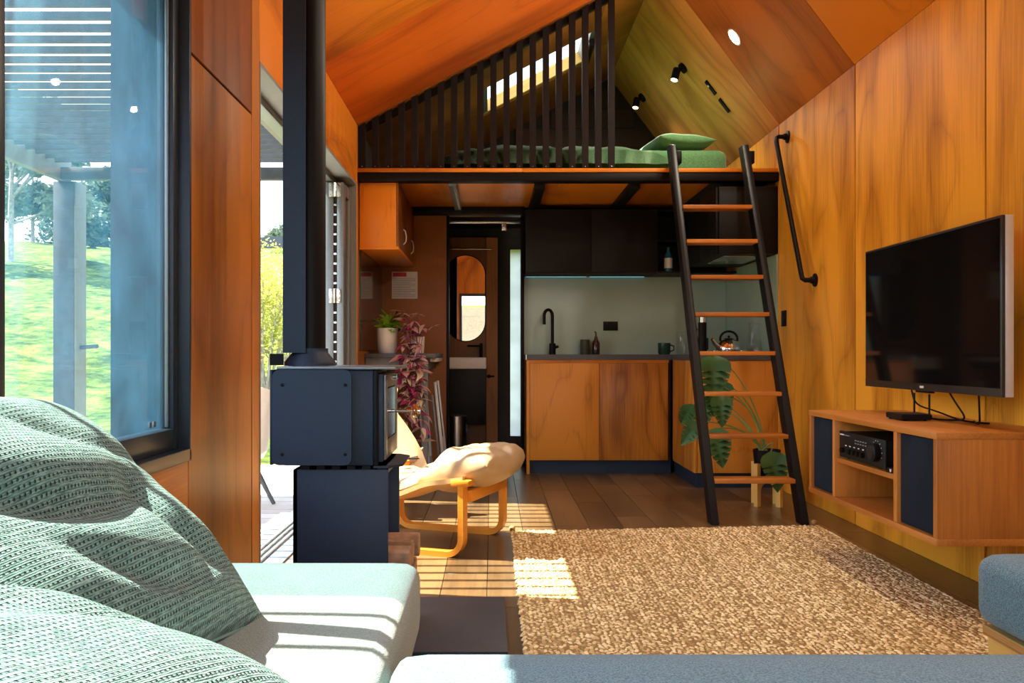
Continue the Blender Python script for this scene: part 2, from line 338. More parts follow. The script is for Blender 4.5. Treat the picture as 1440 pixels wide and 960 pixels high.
def prism(bm, poly, axis, a0, a1):
    def P(u, v, a): return {'x': (a, u, v), 'y': (u, a, v), 'z': (u, v, a)}[axis]
    A = [bm.verts.new(P(u, v, a0)) for u, v in poly]; B = [bm.verts.new(P(u, v, a1)) for u, v in poly]; n = len(poly)
    bm.faces.new(A); bm.faces.new(list(reversed(B)))
    for i in range(n): bm.faces.new((A[i], B[i], B[(i+1) % n], A[(i+1) % n]))
def arc(c, r, a0, a1, n, plane='xz', off=0.0):
    o = []
    for i in range(n+1):
        a = a0 + (a1-a0)*i/n; u, v = r*math.cos(a), r*math.sin(a)
        o.append({'xz': (c[0]+u, c[1]+off, c[2]+v), 'yz': (c[0]+off, c[1]+u, c[2]+v), 'xy': (c[0]+u, c[1]+v, c[2]+off)}[plane])
    return o
def rrect(x0, x1, z0, z1, r, n=5):
    p = []
    for cx, cz, a in ((x1-r, z1-r, 0), (x0+r, z1-r, PI/2), (x0+r, z0+r, PI), (x1-r, z0+r, 1.5*PI)):
        for i in range(n+1): p.append((cx + r*math.cos(a+PI/2*i/n), cz + r*math.sin(a+PI/2*i/n)))
    return p
def finish(name, bm, mat, parent=None, local=False, smooth=True, ang=40):
    bmesh.ops.recalc_face_normals(bm, faces=bm.faces)
    me = bpy.data.meshes.new(name)
    base = parent.location if (parent is not None and not local) else Vector((0, 0, 0))
    xs = [v.co for v in bm.verts]
    lo = Vector((min(v.x for v in xs), min(v.y for v in xs), min(v.z for v in xs))); hi = Vector((max(v.x for v in xs), max(v.y for v in xs), max(v.z for v in xs)))
    o_ = Vector(((lo.x+hi.x)/2, (lo.y+hi.y)/2, (lo.z+hi.z)/2))
    for v in bm.verts: v.co -= o_
    bm.to_mesh(me); bm.free()
    me.materials.append(M[mat] if isinstance(mat, str) else mat)
    if smooth:
        me.shade_smooth(); me.set_sharp_from_angle(angle=math.radians(ang))
    ob = bpy.data.objects.new(name, me); COL.objects.link(ob)
    if parent is not None:
        ob.parent = parent; ob.location = o_ - parent_world(parent) if not local else o_ - (parent_local_off(parent))
    else: ob.location = o_
    return ob
WORLD = {}
def parent_world(p):
    w = Vector(p.location)
    while p.parent is not None: p = p.parent; w = w + Vector(p.location)
    return w
def parent_local_off(p):
    # for parts built in a thing's own axes: only the offset of an intermediate part counts
    return Vector((0, 0, 0)) if p.parent is None else Vector(p.location)
def thing(name, label, cat, loc=(0, 0, 0), rz=0.0, group=None):
    e = bpy.data.objects.new(name, None); COL.objects.link(e); e.empty_display_size = 0.1
    e.location = loc; e.rotation_euler = (0, 0, rz); return tag(e, label, cat, group)
def tag(o, label, cat, group=None):
    o['label'] = label; o['category'] = cat
    if group: o['group'] = group
    return o
def struct(o, label=None):
    o['kind'] = 'structure'
    if label: o['label'] = label
    return o
def box(name, b, mat, parent=None, bev=0.0, seg=2, local=False):
    bm = bnew(); abox(bm, *b, bev=bev, seg=seg); return finish(name, bm, mat, parent, local)
def part_tube(name, pts, r, mat, parent=None, n=10, local=False):
    bm = bnew(); tube(bm, pts, r, n); return finish(name, bm, mat, parent, local)
def part_lathe(name, prof, c, mat, parent=None, n=20, axis='z', local=False):
    bm = bnew(); lathe(bm, prof, c, n, axis); return finish(name, bm, mat, parent, local)
def cushion_mesh(x0, x1, y0, y1, z0, z1, r, crown=0.0, n=14, wob=0.0, seed=0.0):
    # rounded, slightly crowned upholstery block
    bm = bnew(); bmesh.ops.create_cube(bm, size=2.0)
    bmesh.ops.subdivide_edges(bm, edges=bm.edges[:], cuts=n, use_grid_fill=True)
    hx, hy, hz = (x1-x0)/2, (y1-y0)/2, (z1-z0)/2; c = Vector(((x0+x1)/2, (y0+y1)/2, (z0+z1)/2))
    for v in bm.verts:
        # pull sample points towards the edges so that the rounding is resolved
        u = [math.copysign(1-(1-abs(q))**1.7, q) for q in v.co]
        p = Vector((u[0]*hx, u[1]*hy, u[2]*hz))
        q = Vector((max(-hx+r, min(hx-r, p.x)), max(-hy+r, min(hy-r, p.y)), max(-hz+r, min(hz-r, p.z))))
        d = p-q
        if d.length > 1e-6: p = q + d.normalized()*min(r, max(d.length, r if max(abs(u[0]), abs(u[1]), abs(u[2])) > 0.999 else d.length))
        if u[2] > 0: p.z += crown*(1-u[0]**2)*(1-u[1]**2)*u[2]
        if wob: p += Vector((0, 0, 1))*wob*noise.noise(Vector((p.x*5+seed, p.y*5, p.z*5)))
        v.co = c + p
    return bm
# ================================================================== THE ROOM
XL, XR, ZE, SL, SR = -0.91, 1.94, 2.46, 0.53, 1.32
XLo, XRo, YN, YB = -1.13, 2.10, -0.55, 8.20
XM = (SR*XR + SL*XL)/(SL+SR)      # ridge: SL*(x-XL) = SR*(XR-x)
ZR = ZE + SL*(XM-XL)
AL, AR = math.atan(SL), math.atan(SR)
def zl(x): return ZE + SL*(x-XL)
def zr(x): return ZE + SR*(XR-x)

# floor: dark base with planks on it
fl = struct(box('floor', (XLo, XRo, YN-0.1, YB+0.1, -0.12, -0.006), 'gap'), 'brown plank floor of the cabin')
pw = (XR-XL)/16; bm = bnew(); abox(bm, -pw/2+0.0012, pw/2-0.0012, -0.5985, 0.5985, -0.006, 0.0, 0.0008, 1)
p0 = finish('plank', bm, 'plank', fl); pm = p0.data; bpy.data.objects.remove(p0)
for i in range(16):
    off = (i*0.47) % 1.2
    y = YN - off
    while y < YB:
        a, b_ = max(y, YN), min(y+1.2, YB)
        if b_-a > 0.05:
            o = bpy.data.objects.new('plank', pm); COL.objects.link(o); o.parent = fl
            o.location = Vector((XL+pw*(i+0.5), (a+b_)/2, -0.003)) - fl.location; o.scale = (1, (b_-a)/1.2, 1)
        y += 1.2

def panel(parent, name, b, mat): return box(name, b, mat, parent, 0.0015, 1)

# left wall, with the window and the wide door opening
WY0, WY1, WZ0, WZ1 = 0.25, 2.58, 0.607, 2.10
DY0, DY1, DZ = 3.367, 5.765, 2.055
bm = bnew()
for q in ((YN, WY0, -0.1, ZE+0.1), (WY0, WY1, -0.1, WZ0), (WY0, WY1, WZ1, ZE+0.1), (WY1, DY0, -0.1, ZE+0.1), (DY0, DY1, DZ, ZE+0.1), (DY1, YB, -0.1, ZE+0.1)):
    abox(bm, XLo, XL-0.014, *q)
abox(bm, XLo, XL-0.014, DY0, DY1, -0.1, -0.03)
wl = struct(finish('wall_left', bm, 'clad'), 'left plywood wall with window and wide door opening')
x0, x1 = XL-0.014, XL; g = 0.0045
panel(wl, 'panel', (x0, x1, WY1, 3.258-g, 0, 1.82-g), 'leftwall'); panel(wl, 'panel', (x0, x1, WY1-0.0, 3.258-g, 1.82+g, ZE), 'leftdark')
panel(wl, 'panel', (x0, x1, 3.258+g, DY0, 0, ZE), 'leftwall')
panel(wl, 'panel', (x0, x1, DY0+g, DY1-g, DZ, ZE), 'orange_y'); panel(wl, 'panel', (x0, x1, DY1, 5.83-g, 0, ZE), 'orange_z')
panel(wl, 'panel', (x0, x1, WY0, WY1-g, WZ1, ZE), 'orange_y'); panel(wl, 'panel', (x0, x1, WY0, WY1-g, 0, WZ0), 'orange_y')
panel(wl, 'panel', (x0, x1, YN, WY0-g, 0, ZE), 'orange_z')
panel(wl, 'panel', (x0, x1, 5.83+g, 7.04, 0, 2.10), 'brown_z'); panel(wl, 'panel', (x0, x1, 7.04+g, YB, 0, 2.10), 'brown_z')
panel(wl, 'panel', (x0, x1, 5.83+g, YB, 2.10+g, ZE), 'darkwood')

# right wall
wr = struct(box('wall_right', (XR+0.014, XRo, YN, YB, -0.1, ZE+0.1), 'gap'), 'right plywood wall of tall golden panels')
ys = [YN, 0.98, 2.18, 3.385, 4.60, 5.82, 7.0, YB]
for a, b_ in zip(ys[:-1], ys[1:]): panel(wr, 'panel', (XR, XR+0.014, a+0.007, b_-0.007, 0, ZE), 'gold_z')

# end walls
def gable(z): return [(XL, z), (XR, z), (XR, ZE), (XM, ZR), (XL, ZE)]
bm = bnew()
FX0, FX1, FZ0, FZ1 = 0.165, 0.285, 0.13, 1.91
abox(bm, XLo, FX0, YB, YB+0.15, -0.1, 2.12); abox(bm, FX1, XRo, YB, YB+0.15, -0.1, 2.12)
abox(bm, FX0, FX1, YB, YB+0.15, -0.1, FZ0); abox(bm, FX0, FX1, YB, YB+0.15, FZ1, 2.12)
wb = struct(finish('wall_back', bm, 'greywall'), 'charcoal end wall behind the bathroom')
bm = bnew(); prism(bm, [(XLo, 2.12), (XRo, 2.12), (XRo, ZE), (XM, ZR+0.12), (XLo, ZE)], 'y', YB+0.001, YB+0.15); finish('gable', bm, 'gap', wb)
z = 2.16
while z < ZR:
    z2 = min(z+0.18, ZR-0.01)
    xa = max(XL, XL+(z2-ZE)/SL) if z2 > ZE else XL; xb = min(XR, XR-(z2-ZE)/SR) if z2 > ZE else XR
    if xb-xa > 0.05: panel(wb, 'board', (xa, xb, YB-0.012, YB, z+0.002, z2-0.002), 'darkwood')
    z += 0.18
NX0, NX1, NZ0, NZ1 = -0.62, 1.60, 0.55, 2.06
bm = bnew()
abox(bm, XLo, NX0, YN-0.15, YN, -0.1, 2.2); abox(bm, NX1, XRo, YN-0.15, YN, -0.1, 2.2); abox(bm, NX0, NX1, YN-0.15, YN, -0.1, NZ0); abox(bm, NX0, NX1, YN-0.15, YN, NZ1, 2.2)
prism(bm, [(XLo, 2.2), (XRo, 2.2), (XRo, ZE), (XM, ZR+0.12), (XLo, ZE)], 'y', YN-0.15, YN)
struct(finish('wall_near', bm, 'orange_z'), 'plywood end wall with a wide window')

# ceiling: two unequal slopes of ply sheets with a skylight over the loft
KX0, KX1, KY0, KY1 = -0.07, 0.80, 6.50, 7.22
def slope(parent, name, side, xa, xb, ya, yb, mat, th=0.012, lift=0.0, gap=0.003):
    s = 1 if side == 'L' else -1; A = AL if side == 'L' else AR
    z0_, z1_ = (zl(xa), zl(xb)) if side == 'L' else (zr(xa), zr(xb))
    L = math.hypot(xb-xa, z1_-z0_); nrm = Vector((-math.sin(A)*s, 0, math.cos(A)))
    c = Vector(((xa+xb)/2, (ya+yb)/2, (z0_+z1_)/2)) + nrm*(th/2+lift)
    bm = bnew(); abox(bm, -L/2, L/2, -(yb-ya)/2+gap, (yb-ya)/2-gap, -th/2, th/2, min(0.0015, th/4), 1)
    bmesh.ops.recalc_face_normals(bm, faces=bm.faces)
    me = bpy.data.meshes.new(name); bm.to_mesh(me); bm.free(); me.materials.append(M[mat])
    o = bpy.data.objects.new(name, me); COL.objects.link(o); o.rotation_euler = (0, -A if side == 'L' else A, 0)
    o.location = c
    if parent: o.parent = parent; o.location = c - parent.location
    return o
ce = struct(slope(None, 'ceiling', 'R', XM-0.07, XRo, YN-0.1, YB+0.1, 'gap', 0.09, 0.0125), 'asymmetric gable ceiling of orange ply sheets')
# parts below are placed in world axes, so the ceiling core carries no rotation of its own
ce.data.transform(Matrix.Rotation(AR, 4, 'Y')); ce.rotation_euler = (0, 0, 0)
for q in ((XLo-0.0, KX0, YN-0.1, YB+0.1), (KX1, XM+0.03, YN-0.1, YB+0.1), (KX0, KX1, YN-0.1, KY0), (KX0, KX1, KY1, YB+0.1)):
    slope(ce, 'roof_core', 'L', *q, 'gap', 0.09, 0.0125, 0.0)
ys = [YN, 1.00, 2.20, 3.40, 4.61, 5.81]
for i, (a, b_) in enumerate(zip(ys[:-1], ys[1:])):
    slope(ce, 'panel', 'L', XL, XM, a, b_, 'red_x' if i % 2 == 0 else 'orange_x')
    slope(ce, 'panel', 'R', XM, XR, a, b_, 'ceildark' if i == 4 else 'orange_x')
for a, b_ in ((5.81, 7.02), (7.02, YB)): slope(ce, 'panel', 'R', XM, XR, a, b_, 'loftply')
for q in ((XL, KX0, 5.81, 7.02), (XL, KX0, 7.02, YB), (KX1, XM, 5.81, 7.02), (KX1, XM, 7.02, YB), (KX0, KX1, 5.81, KY0), (KX0, KX1, KY1, YB)):
    slope(ce, 'panel', 'L', *q, 'brown_x')
# skylight
sk = struct(slope(None, 'window_3', 'L', KX0+0.03, KX1-0.03, KY0+0.03, KY1-0.03, 'glass', 0.008, 0.085, 0.0), 'sloping skylight above the loft bed')
sk.data.transform(Matrix.Rotation(-AL, 4, 'Y')); sk.rotation_euler = (0, 0, 0)
for q in ((KX0, KX1, KY0-0.001, KY0+0.04), (KX0, KX1, KY1-0.04, KY1+0.001)): slope(sk, 'frame', 'L', *q, 'pine_x', 0.09, 0.012, 0.0)
for q in ((KX0, KX0+0.04, KY0+0.04, KY1-0.04), (KX1-0.04, KX1, KY0+0.04, KY1-0.04)): slope(sk, 'frame', 'L', *q, 'alug', 0.09, 0.012, 0.0)
bm = bnew(); tube(bm, [(KX1-0.03, KY0+0.1, zl(KX1)-0.06), (KX1-0.03, KY1-0.1, zl(KX1)-0.06)], 0.028, 12); finish('blind_roll', bm, 'black', sk)

# big side window
w1 = struct(box('window_1', (-0.972, -0.966, 1.635, WY1-0.05, WZ0+0.07, WZ1-0.06), 'hazyglass'), 'tall side window with charcoal frame and hazy glass')
box('pane', (-0.972, -0.966, WY0+0.05, 1.585, WZ0+0.07, WZ1-0.06), 'hazyglass', w1)
for b_ in ((XLo-0.01, XL+0.008, WY1-0.012, WY1+0.004, WZ0-0.015, WZ1), (XLo-0.01, XL+0.008, WY0, WY0+0.03, WZ0, WZ1), (XLo-0.01, XL+0.008, WY0, WY1-0.012, WZ1-0.03, WZ1)):
    box('frame', b_, 'alu', w1, 0.003)
box('sill', (XLo-0.03, XL+0.008, WY0, WY1+0.004, WZ0-0.015, WZ0+0.022), 'alu', w1, 0.003)
box('sash_stile', (-0.985, -0.935, WY1-0.055, WY1-0.012, WZ0+0.022, WZ1-0.03), 'alu', w1, 0.004)
box('glazing_bead', (-0.958, -0.948, WY1-0.064, WY1-0.0551, WZ0+0.09, WZ1-0.06), 'alug', w1, 0.002)
box('sash_rail', (-0.985, -0.935, 1.637, WY1-0.055, WZ0+0.022, WZ0+0.085), 'alu', w1, 0.004)
box('sash_rail', (-0.985, -0.935, WY0+0.03, WY1-0.055, WZ1-0.09, WZ1-0.03), 'alu', w1, 0.004)
box('mullion', (-0.985, -0.925, 1.582, 1.637, WZ0+0.022, WZ1-0.03), 'alu', w1, 0.004)
box('track', (-1.06, -1.03, WY0, WY1-0.012, WZ0+0.022, WZ0+0.04), 'alug', w1, 0.002)
for k in range(3):
    for s in (0, 1): box('glazing_clip', (-0.965, -0.961, WY1-0.135-0.03*s-0.0*k, WY1-0.118-0.03*s, WZ0+0.095, WZ0+0.112), 'alug', w1, 0.002) if k == 0 else None
# near window
w2 = struct(box('window_2', (NX0+0.04, NX1-0.04, YN-0.09, YN-0.084, NZ0+0.04, NZ1-0.04), 'glass'), 'wide window in the near end wall')
for b_ in ((NX0, NX0+0.05, YN-0.12, YN+0.01, NZ0, NZ1), (NX1-0.05, NX1, YN-0.12, YN+0.01, NZ0, NZ1), (NX0+0.05, NX1-0.05, YN-0.12, YN+0.01, NZ1-0.05, NZ1), (NX0+0.05, NX1-0.05, YN-0.12, YN+0.01, NZ0, NZ0+0.05)):
    box('frame', b_, 'alu', w2, 0.003)
# frosted bathroom window
bm = bnew(); bm.faces.new([bm.verts.new(p) for p in ((FX0, YB+0.03, FZ0), (FX1, YB+0.03, FZ0), (FX1, YB+0.03, FZ1), (FX0, YB+0.03, FZ1))])
w4 = struct(finish('window_4', bm, 'frost'), 'narrow frosted bathroom window')
for b_ in ((FX0, FX0+0.008, YB+0.005, YB+0.06, FZ0, FZ1), (FX1-0.008, FX1, YB+0.005, YB+0.06, FZ0, FZ1)): box('frame', b_, 'black', w4)

# door opening: grey reveal, sill track, folded door leaves
d1 = struct(box('door_1', (XLo-0.005, XL+0.002, DY1-0.012, DY1+0.001, 0, DZ), 'reveal'), 'wide bifold door opening onto the deck')
box('head_reveal', (XLo-0.005, XL+0.002, DY0, DY1-0.012, DZ-0.014, DZ+0.001), 'reveal', d1)
box('head_track', (-1.075, -1.01, DY0, DY1-0.012, DZ-0.05, DZ-0.014), 'alug', d1, 0.003)
box('near_jamb', (XLo-0.005, XL+0.002, DY0-0.001, DY0+0.012, 0, DZ-0.014), 'reveal', d1)
box('sill', (XLo-0.02, XL+0.002, DY0, DY1, -0.03, 0.008), 'alug', d1, 0.003)
for x in (-1.075, -1.045, -1.01): box('sill_track', (x, x+0.012, DY0+0.012, DY1-0.012, 0.008, 0.020), 'steel', d1, 0.002)
def leaf(px0, py0, ang, wid, th=0.042):
    # a glazed leaf, hinged at (px0, py0); local x runs along the leaf
    e = Matrix.Translation((px0, py0, 0)) @ Matrix.Rotation(ang, 4, 'Z')
    z0_, z1_ = 0.025, DZ-0.055; fr = 0.075
    def pc(name, b, mat):
        bm = bnew(); abox(bm, *b, bev=0.003)
        for v in bm.verts: v.co = e @ v.co
        return finish(name, bm, mat, d1)
    for b in ((0, fr, -th/2, th/2, z0_, z1_), (wid-fr, wid, -th/2, th/2, z0_, z1_)): pc('leaf_stile', b, 'alug')
    for b in ((fr, wid-fr, -th/2, th/2, z0_, z0_+0.09), (fr, wid-fr, -th/2, th/2, z1_-0.075, z1_)): pc('leaf_rail', b, 'alug')
    pc('leaf_glass', (fr-0.005, wid-fr+0.005, -0.003, 0.003, z0_+0.085, z1_-0.07), 'glass')
leaf(-0.962, 5.45, math.radians(90), 0.29); leaf(-1.036, 5.45, math.radians(90), 0.29, 0.062)
# hinge stack seen between the leaves
for zc in (0.12, 1.28, 1.95):
    bm = bnew()
    for s in (-1, 1): abox(bm, -0.994+s*0.024-0.014, -0.994+s*0.024+0.014, 5.438, 5.444, zc-0.045, zc+0.045, 0.002)
    tube(bm, [(-0.994, 5.436, zc-0.045), (-0.994, 5.436, zc+0.045)], 0.009, 8)
    h = finish('hinge', bm, 'steel', d1)
    for s in (-1, 1):
        for dz in (-0.028, 0, 0.028): part_lathe('screw', [(0.0035, 0), (0.0035, 0.003)], (-0.994+s*0.027, 5.4378, zc+dz), 'chrome', h, 8, 'y')
zz = 0.30
while zz < 1.88:
    if abs(zz-1.28) > 0.07: box('gasket_clip', (-1.003, -0.985, 5.448, 5.458, zz, zz+0.012), 'steel', d1)
    zz += 0.062
box('hinge_gap', (-1.0035, -0.9845, 5.460, 5.72, 0.03, DZ-0.06), 'gap', d1)

# ------------------------------------------------ partitions at the back
YP = 7.04
wp = struct(box('wall_partition', (XL, -0.36, YP+0.012, YP+0.08, 0, 2.10), 'gap'), 'brown ply partition left of the bathroom doorway')
panel(wp, 'panel', (XL, -0.36, YP, YP+0.012, 0, 2.09), 'brown_z')
box('lintel', (-0.36, 0.24, YP, YP+0.08, 2.045, 2.10), 'brown_x', wp)
box('door_frame', (-0.372, -0.352, YP-0.012, YP+0.09, 0, 2.045), 'black', wp, 0.002)
box('door_frame', (0.235, 0.262, YP-0.03, YP+0.09, 0, 2.045), 'black', wp, 0.002)
box('sliding_track', (-0.352, 0.235, YP+0.02, YP+0.05, 1.985, 2.005), 'steel', wp, 0.003)
box('track_hanger', (0.08, 0.12, YP+0.05, YP+0.07, 1.93, 1.985), 'steel', wp, 0.003)
wk = struct(box('wall_kitchen', (0.262, XR, 7.10, 7.18, 0, 2.10), 'greywall'), 'kitchen back wall carrying the splashback')
wi = struct(box('wall_bathroom', (XL, -0.049, 7.892, 7.95, 0, 2.0), 'gap'), 'brown ply lining inside the bathroom')
panel(wi, 'panel', (XL, -0.0565, 7.88, 7.892, 0, 1.98), 'brown_z'); panel(wi, 'panel', (-0.0535, 0.052, 7.88, 7.92, 0, 1.98), 'walnut_z')
part_lathe('lever_rose', [(0.018, 0), (0.018, -0.008)], (-0.03, 7.88, 0.71), 'black', wi, 12, 'y')
part_tube('door_lever', [(-0.03, 7.875, 0.71), (-0.03, 7.84, 0.71), (0.02, 7.84, 0.71)], 0.007, 'black', wi, 8)
part_tube('rail', [(-0.42, 7.85, 1.87), (0.0, 7.85, 1.87)], 0.009, 'steel', wi, 8)
part_lathe('rail_bracket', [(0.012, 0), (0.012, -0.03)], (-0.02, 7.88, 1.87), 'steel', wi, 10, 'y')

# ------------------------------------------------ loft deck
LY = 5.83
lf = struct(box('loft_floor', (XL, XR, LY, YB, 2.112, 2.15), 'gap'), 'sleeping loft deck over the kitchen')
for a, b_ in ((-0.885, -0.30), (-0.296, 0.325), (0.329, 0.98), (0.984, 1.52)): panel(lf, 'ceiling_panel', (a, b_, LY+0.09, 7.00, 2.100, 2.112), 'orange_y')
box('steel_beam', (XL, XR, LY-0.018, LY+0.09, 2.083, 2.138), 'black', lf, 0.002)
for a, b_ in ((XL, 0.205), (0.207, 1.93)): box('edge_board', (a, b_, LY-0.022, LY+0.10, 2.140, 2.166), 'orange_x', lf, 0.002)
for x in (0.33, 0.985): box('joist', (x-0.035, x+0.035, LY+0.09, 7.03, 2.052, 2.100), 'black', lf, 0.002)
box('back_beam', (-0.72, 0.26, 6.93, 7.02, 2.04, 2.099), 'black', lf, 0.002)
t = box('curtain_track', (-0.30, -0.245, LY+0.10, 6.93, 2.07, 2.099), 'alug', lf, 0.003)
box('track_slot', (-0.265, -0.257, LY+0.10, 6.93, 2.066, 2.0699), 'steel', t)
# bathroom floor strip and a dark void behind need nothing more: the floor runs through
# ================================================================== FURNITURE
# ---- U-shaped sofa: plywood base under each run, separate cushions
def sofa_base(name, label, b):
    e = thing(name, label, 'sofa base', ((b[0]+b[1])/2, (b[2]+b[3])/2, 0))
    bb = box('carcass', (b[0]+0.02, b[1]-0.02, b[2]+0.02, b[3]-0.02, 0.0, 0.225), 'pine_y', e, 0.002)
    for i, (za, zb) in enumerate(((0.226, 0.2315), (0.232, 0.2375), (0.238, 0.2435), (0.244, 0.2495))):
        box('ply_layer', (b[0]+0.012, b[1]-0.012, b[2]+0.012, b[3]-0.012, za, zb), 'ply_edge' if i % 2 else 'walnut_y', e)
sofa_base('sofa_base', 'pale plywood sofa base under the seat along the window', (-0.90, -0.17, 0.02, 2.03))
sofa_base('sofa_base', 'pale plywood sofa base under the navy block cushion', (1.19, 1.93, 1.40, 2.12))
sofa_base('sofa_base', 'pale plywood sofa base running between both side seats', (-0.16, 1.93, 0.02, 1.37))
def cushion(name, label, b, r, crown, mat, wob=0.004, seed=0.0):
    o = finish(name, cushion_mesh(*b, r, crown, 16, wob, seed), mat, None, ang=60); return tag(o, label, 'cushion')
cushion('seat_cushion', 'sunlit pale green seat cushion along the window beside the stove', (-0.905, -0.165, 0.0, 2.04, 0.2515, 0.425), 0.045, 0.008, 'sofag', 0.0)
cushion('seat_cushion', 'slate blue seat cushion with a sunlit corner across the rug end', (-0.16, 1.18, 0.0, 1.405, 0.2515, 0.432), 0.04, 0.006, 'sofa', 0.0, 3.0)
cushion('seat_cushion', 'navy blue block cushion below the television cabinet', (1.185, 1.935, 1.412, 2.13, 0.2515, 0.425), 0.045, 0.006, 'sofa', 0.0, 5.0)

# ---- woven back pillows
def pillow_mesh(w, h, th, folds, seed, n=64, pinch=0.10):
    me_v, me_f, uvs = [], [], []
    def prof(u, v): return max(0.0, (1-abs(u)**3.0)*(1-abs(v)**3.0))**0.55
    for side in (1, -1):
        for j in range(n+1):
            for i in range(n+1):
                u = -1+2*i/n; v = -1+2*j/n
                u = math.sin(u*PI/2)*0.35+u*0.65; v = math.sin(v*PI/2)*0.35+v*0.65
                x = w/2*u*(1-pinch*(1-v*v)*abs(u)**3); y = h/2*v*(1-pinch*(1-u*u)*abs(v)**3)
                p = prof(u, v); z_ = side*th/2*p
                if side > 0:
                    for (cx, cy, dx, dy, amp, wid, ln) in folds:
                        # a fold: ridge or hollow along direction (dx,dy)
                        a = (u-cx)*dx+(v-cy)*dy; b = -(u-cx)*dy+(v-cy)*dx
                        b += 0.18*math.sin(a*3+seed)
                        z_ += amp*math.exp(-(b/wid)**2)*math.exp(-(a/ln)**2)*p**0.5
                    z_ += 0.010*noise.noise(Vector((u*2.2+seed, v*2.2, seed)))*p
                me_v.append((x, y, z_)); uvs.append((x, y))
    m = n+1
    for s in (0, 1):
        o_ = s*m*m
        for j in range(n):
            for i in range(n):
                q = (o_+j*m+i, o_+j*m+i+1, o_+(j+1)*m+i+1, o_+(j+1)*m+i)
                me_f.append(q if s == 0 else tuple(reversed(q)))
    me = bpy.data.meshes.new('pillow'); me.from_pydata(me_v, [], me_f)
    uvl = me.uv_layers.new(name='UVMap')
    for l in me.loops: uvl.data[l.index].uv = uvs[l.vertex_index]
    bm = bmesh.new(); bm.from_mesh(me); bmesh.ops.remove_doubles(bm, verts=bm.verts, dist=0.0006); bm.to_mesh(me); bm.free()
    me.shade_smooth(); return me
def basis(o, xdir, ydir, loc):
    x = Vector(xdir).normalized(); y = Vector(ydir); y = (y-x*y.dot(x)).normalized(); z = x.cross(y)
    o.matrix_world = Matrix(((x.x, y.x, z.x, loc[0]), (x.y, y.y, z.y, loc[1]), (x.z, y.z, z.z, loc[2]), (0, 0, 0, 1)))
def seam(o, w, h, pinch=0.10):
    pts = []
    n = 24
    for k in range(4):
        for i in range(n):
            q = -1+2*i/n
            u, v = ((q, -1), (1, q), (-q, 1), (-1, -q))[k]
            pts.append((w/2*u*(1-pinch*(1-v*v)*abs(u)**3), h/2*v*(1-pinch*(1-u*u)*abs(v)**3), 0))
    pts.append(pts[0]); bm = bnew(); tube(bm, pts, 0.0035, 6, False)
    s = finish('seam', bm, 'weave', None); s.parent = o; s.location = (0, 0, 0)
    return s
# x runs along the wall towards the door, y runs up the leaning face, z faces the room
me = pillow_mesh(0.80, 0.60, 0.26, [(-0.15, 0.05, 0.94, -0.22, -0.030, 0.10, 0.55), (0.1, -0.45, 0.95, -0.30, -0.026, 0.09, 0.5), (0.30, 0.55, 0.75, -0.66, -0.022, 0.09, 0.6), (-0.5, 0.75, 1.0, 0.1, -0.026, 0.08, 0.5), (0.62, -0.35, 0.55, -0.83, -0.030, 0.09, 0.35), (0.0, 0.3, 1.0, 0.0, 0.018, 0.2, 0.6)], 1.3)
me.materials.append(M['weave']); o = bpy.data.objects.new('throw_pillow', me); COL.objects.link(o)
basis(o, (0.10, 1.0, -0.06), (-0.72, -0.02, 0.62), (-0.685, 1.235, 0.635)); tag(o, 'large teal woven pillow leaning under the window', 'pillow'); seam(o, 0.80, 0.60)
me = pillow_mesh(0.62, 0.56, 0.24, [(-0.2, 0.1, 0.9, -0.3, -0.02, 0.12, 0.5), (0.4, -0.2, 0.7, -0.7, -0.018, 0.1, 0.4)], 4.1)
me.materials.append(M['weave']); o = bpy.data.objects.new('throw_pillow', me); COL.objects.link(o)
basis(o, (0.26, 1.0, -0.20), (-0.93, 0.14, 0.20), (-0.50, 0.86, 0.53)); tag(o, 'teal woven pillow lying lower in front of the leaning one', 'pillow'); seam(o, 0.62, 0.56)

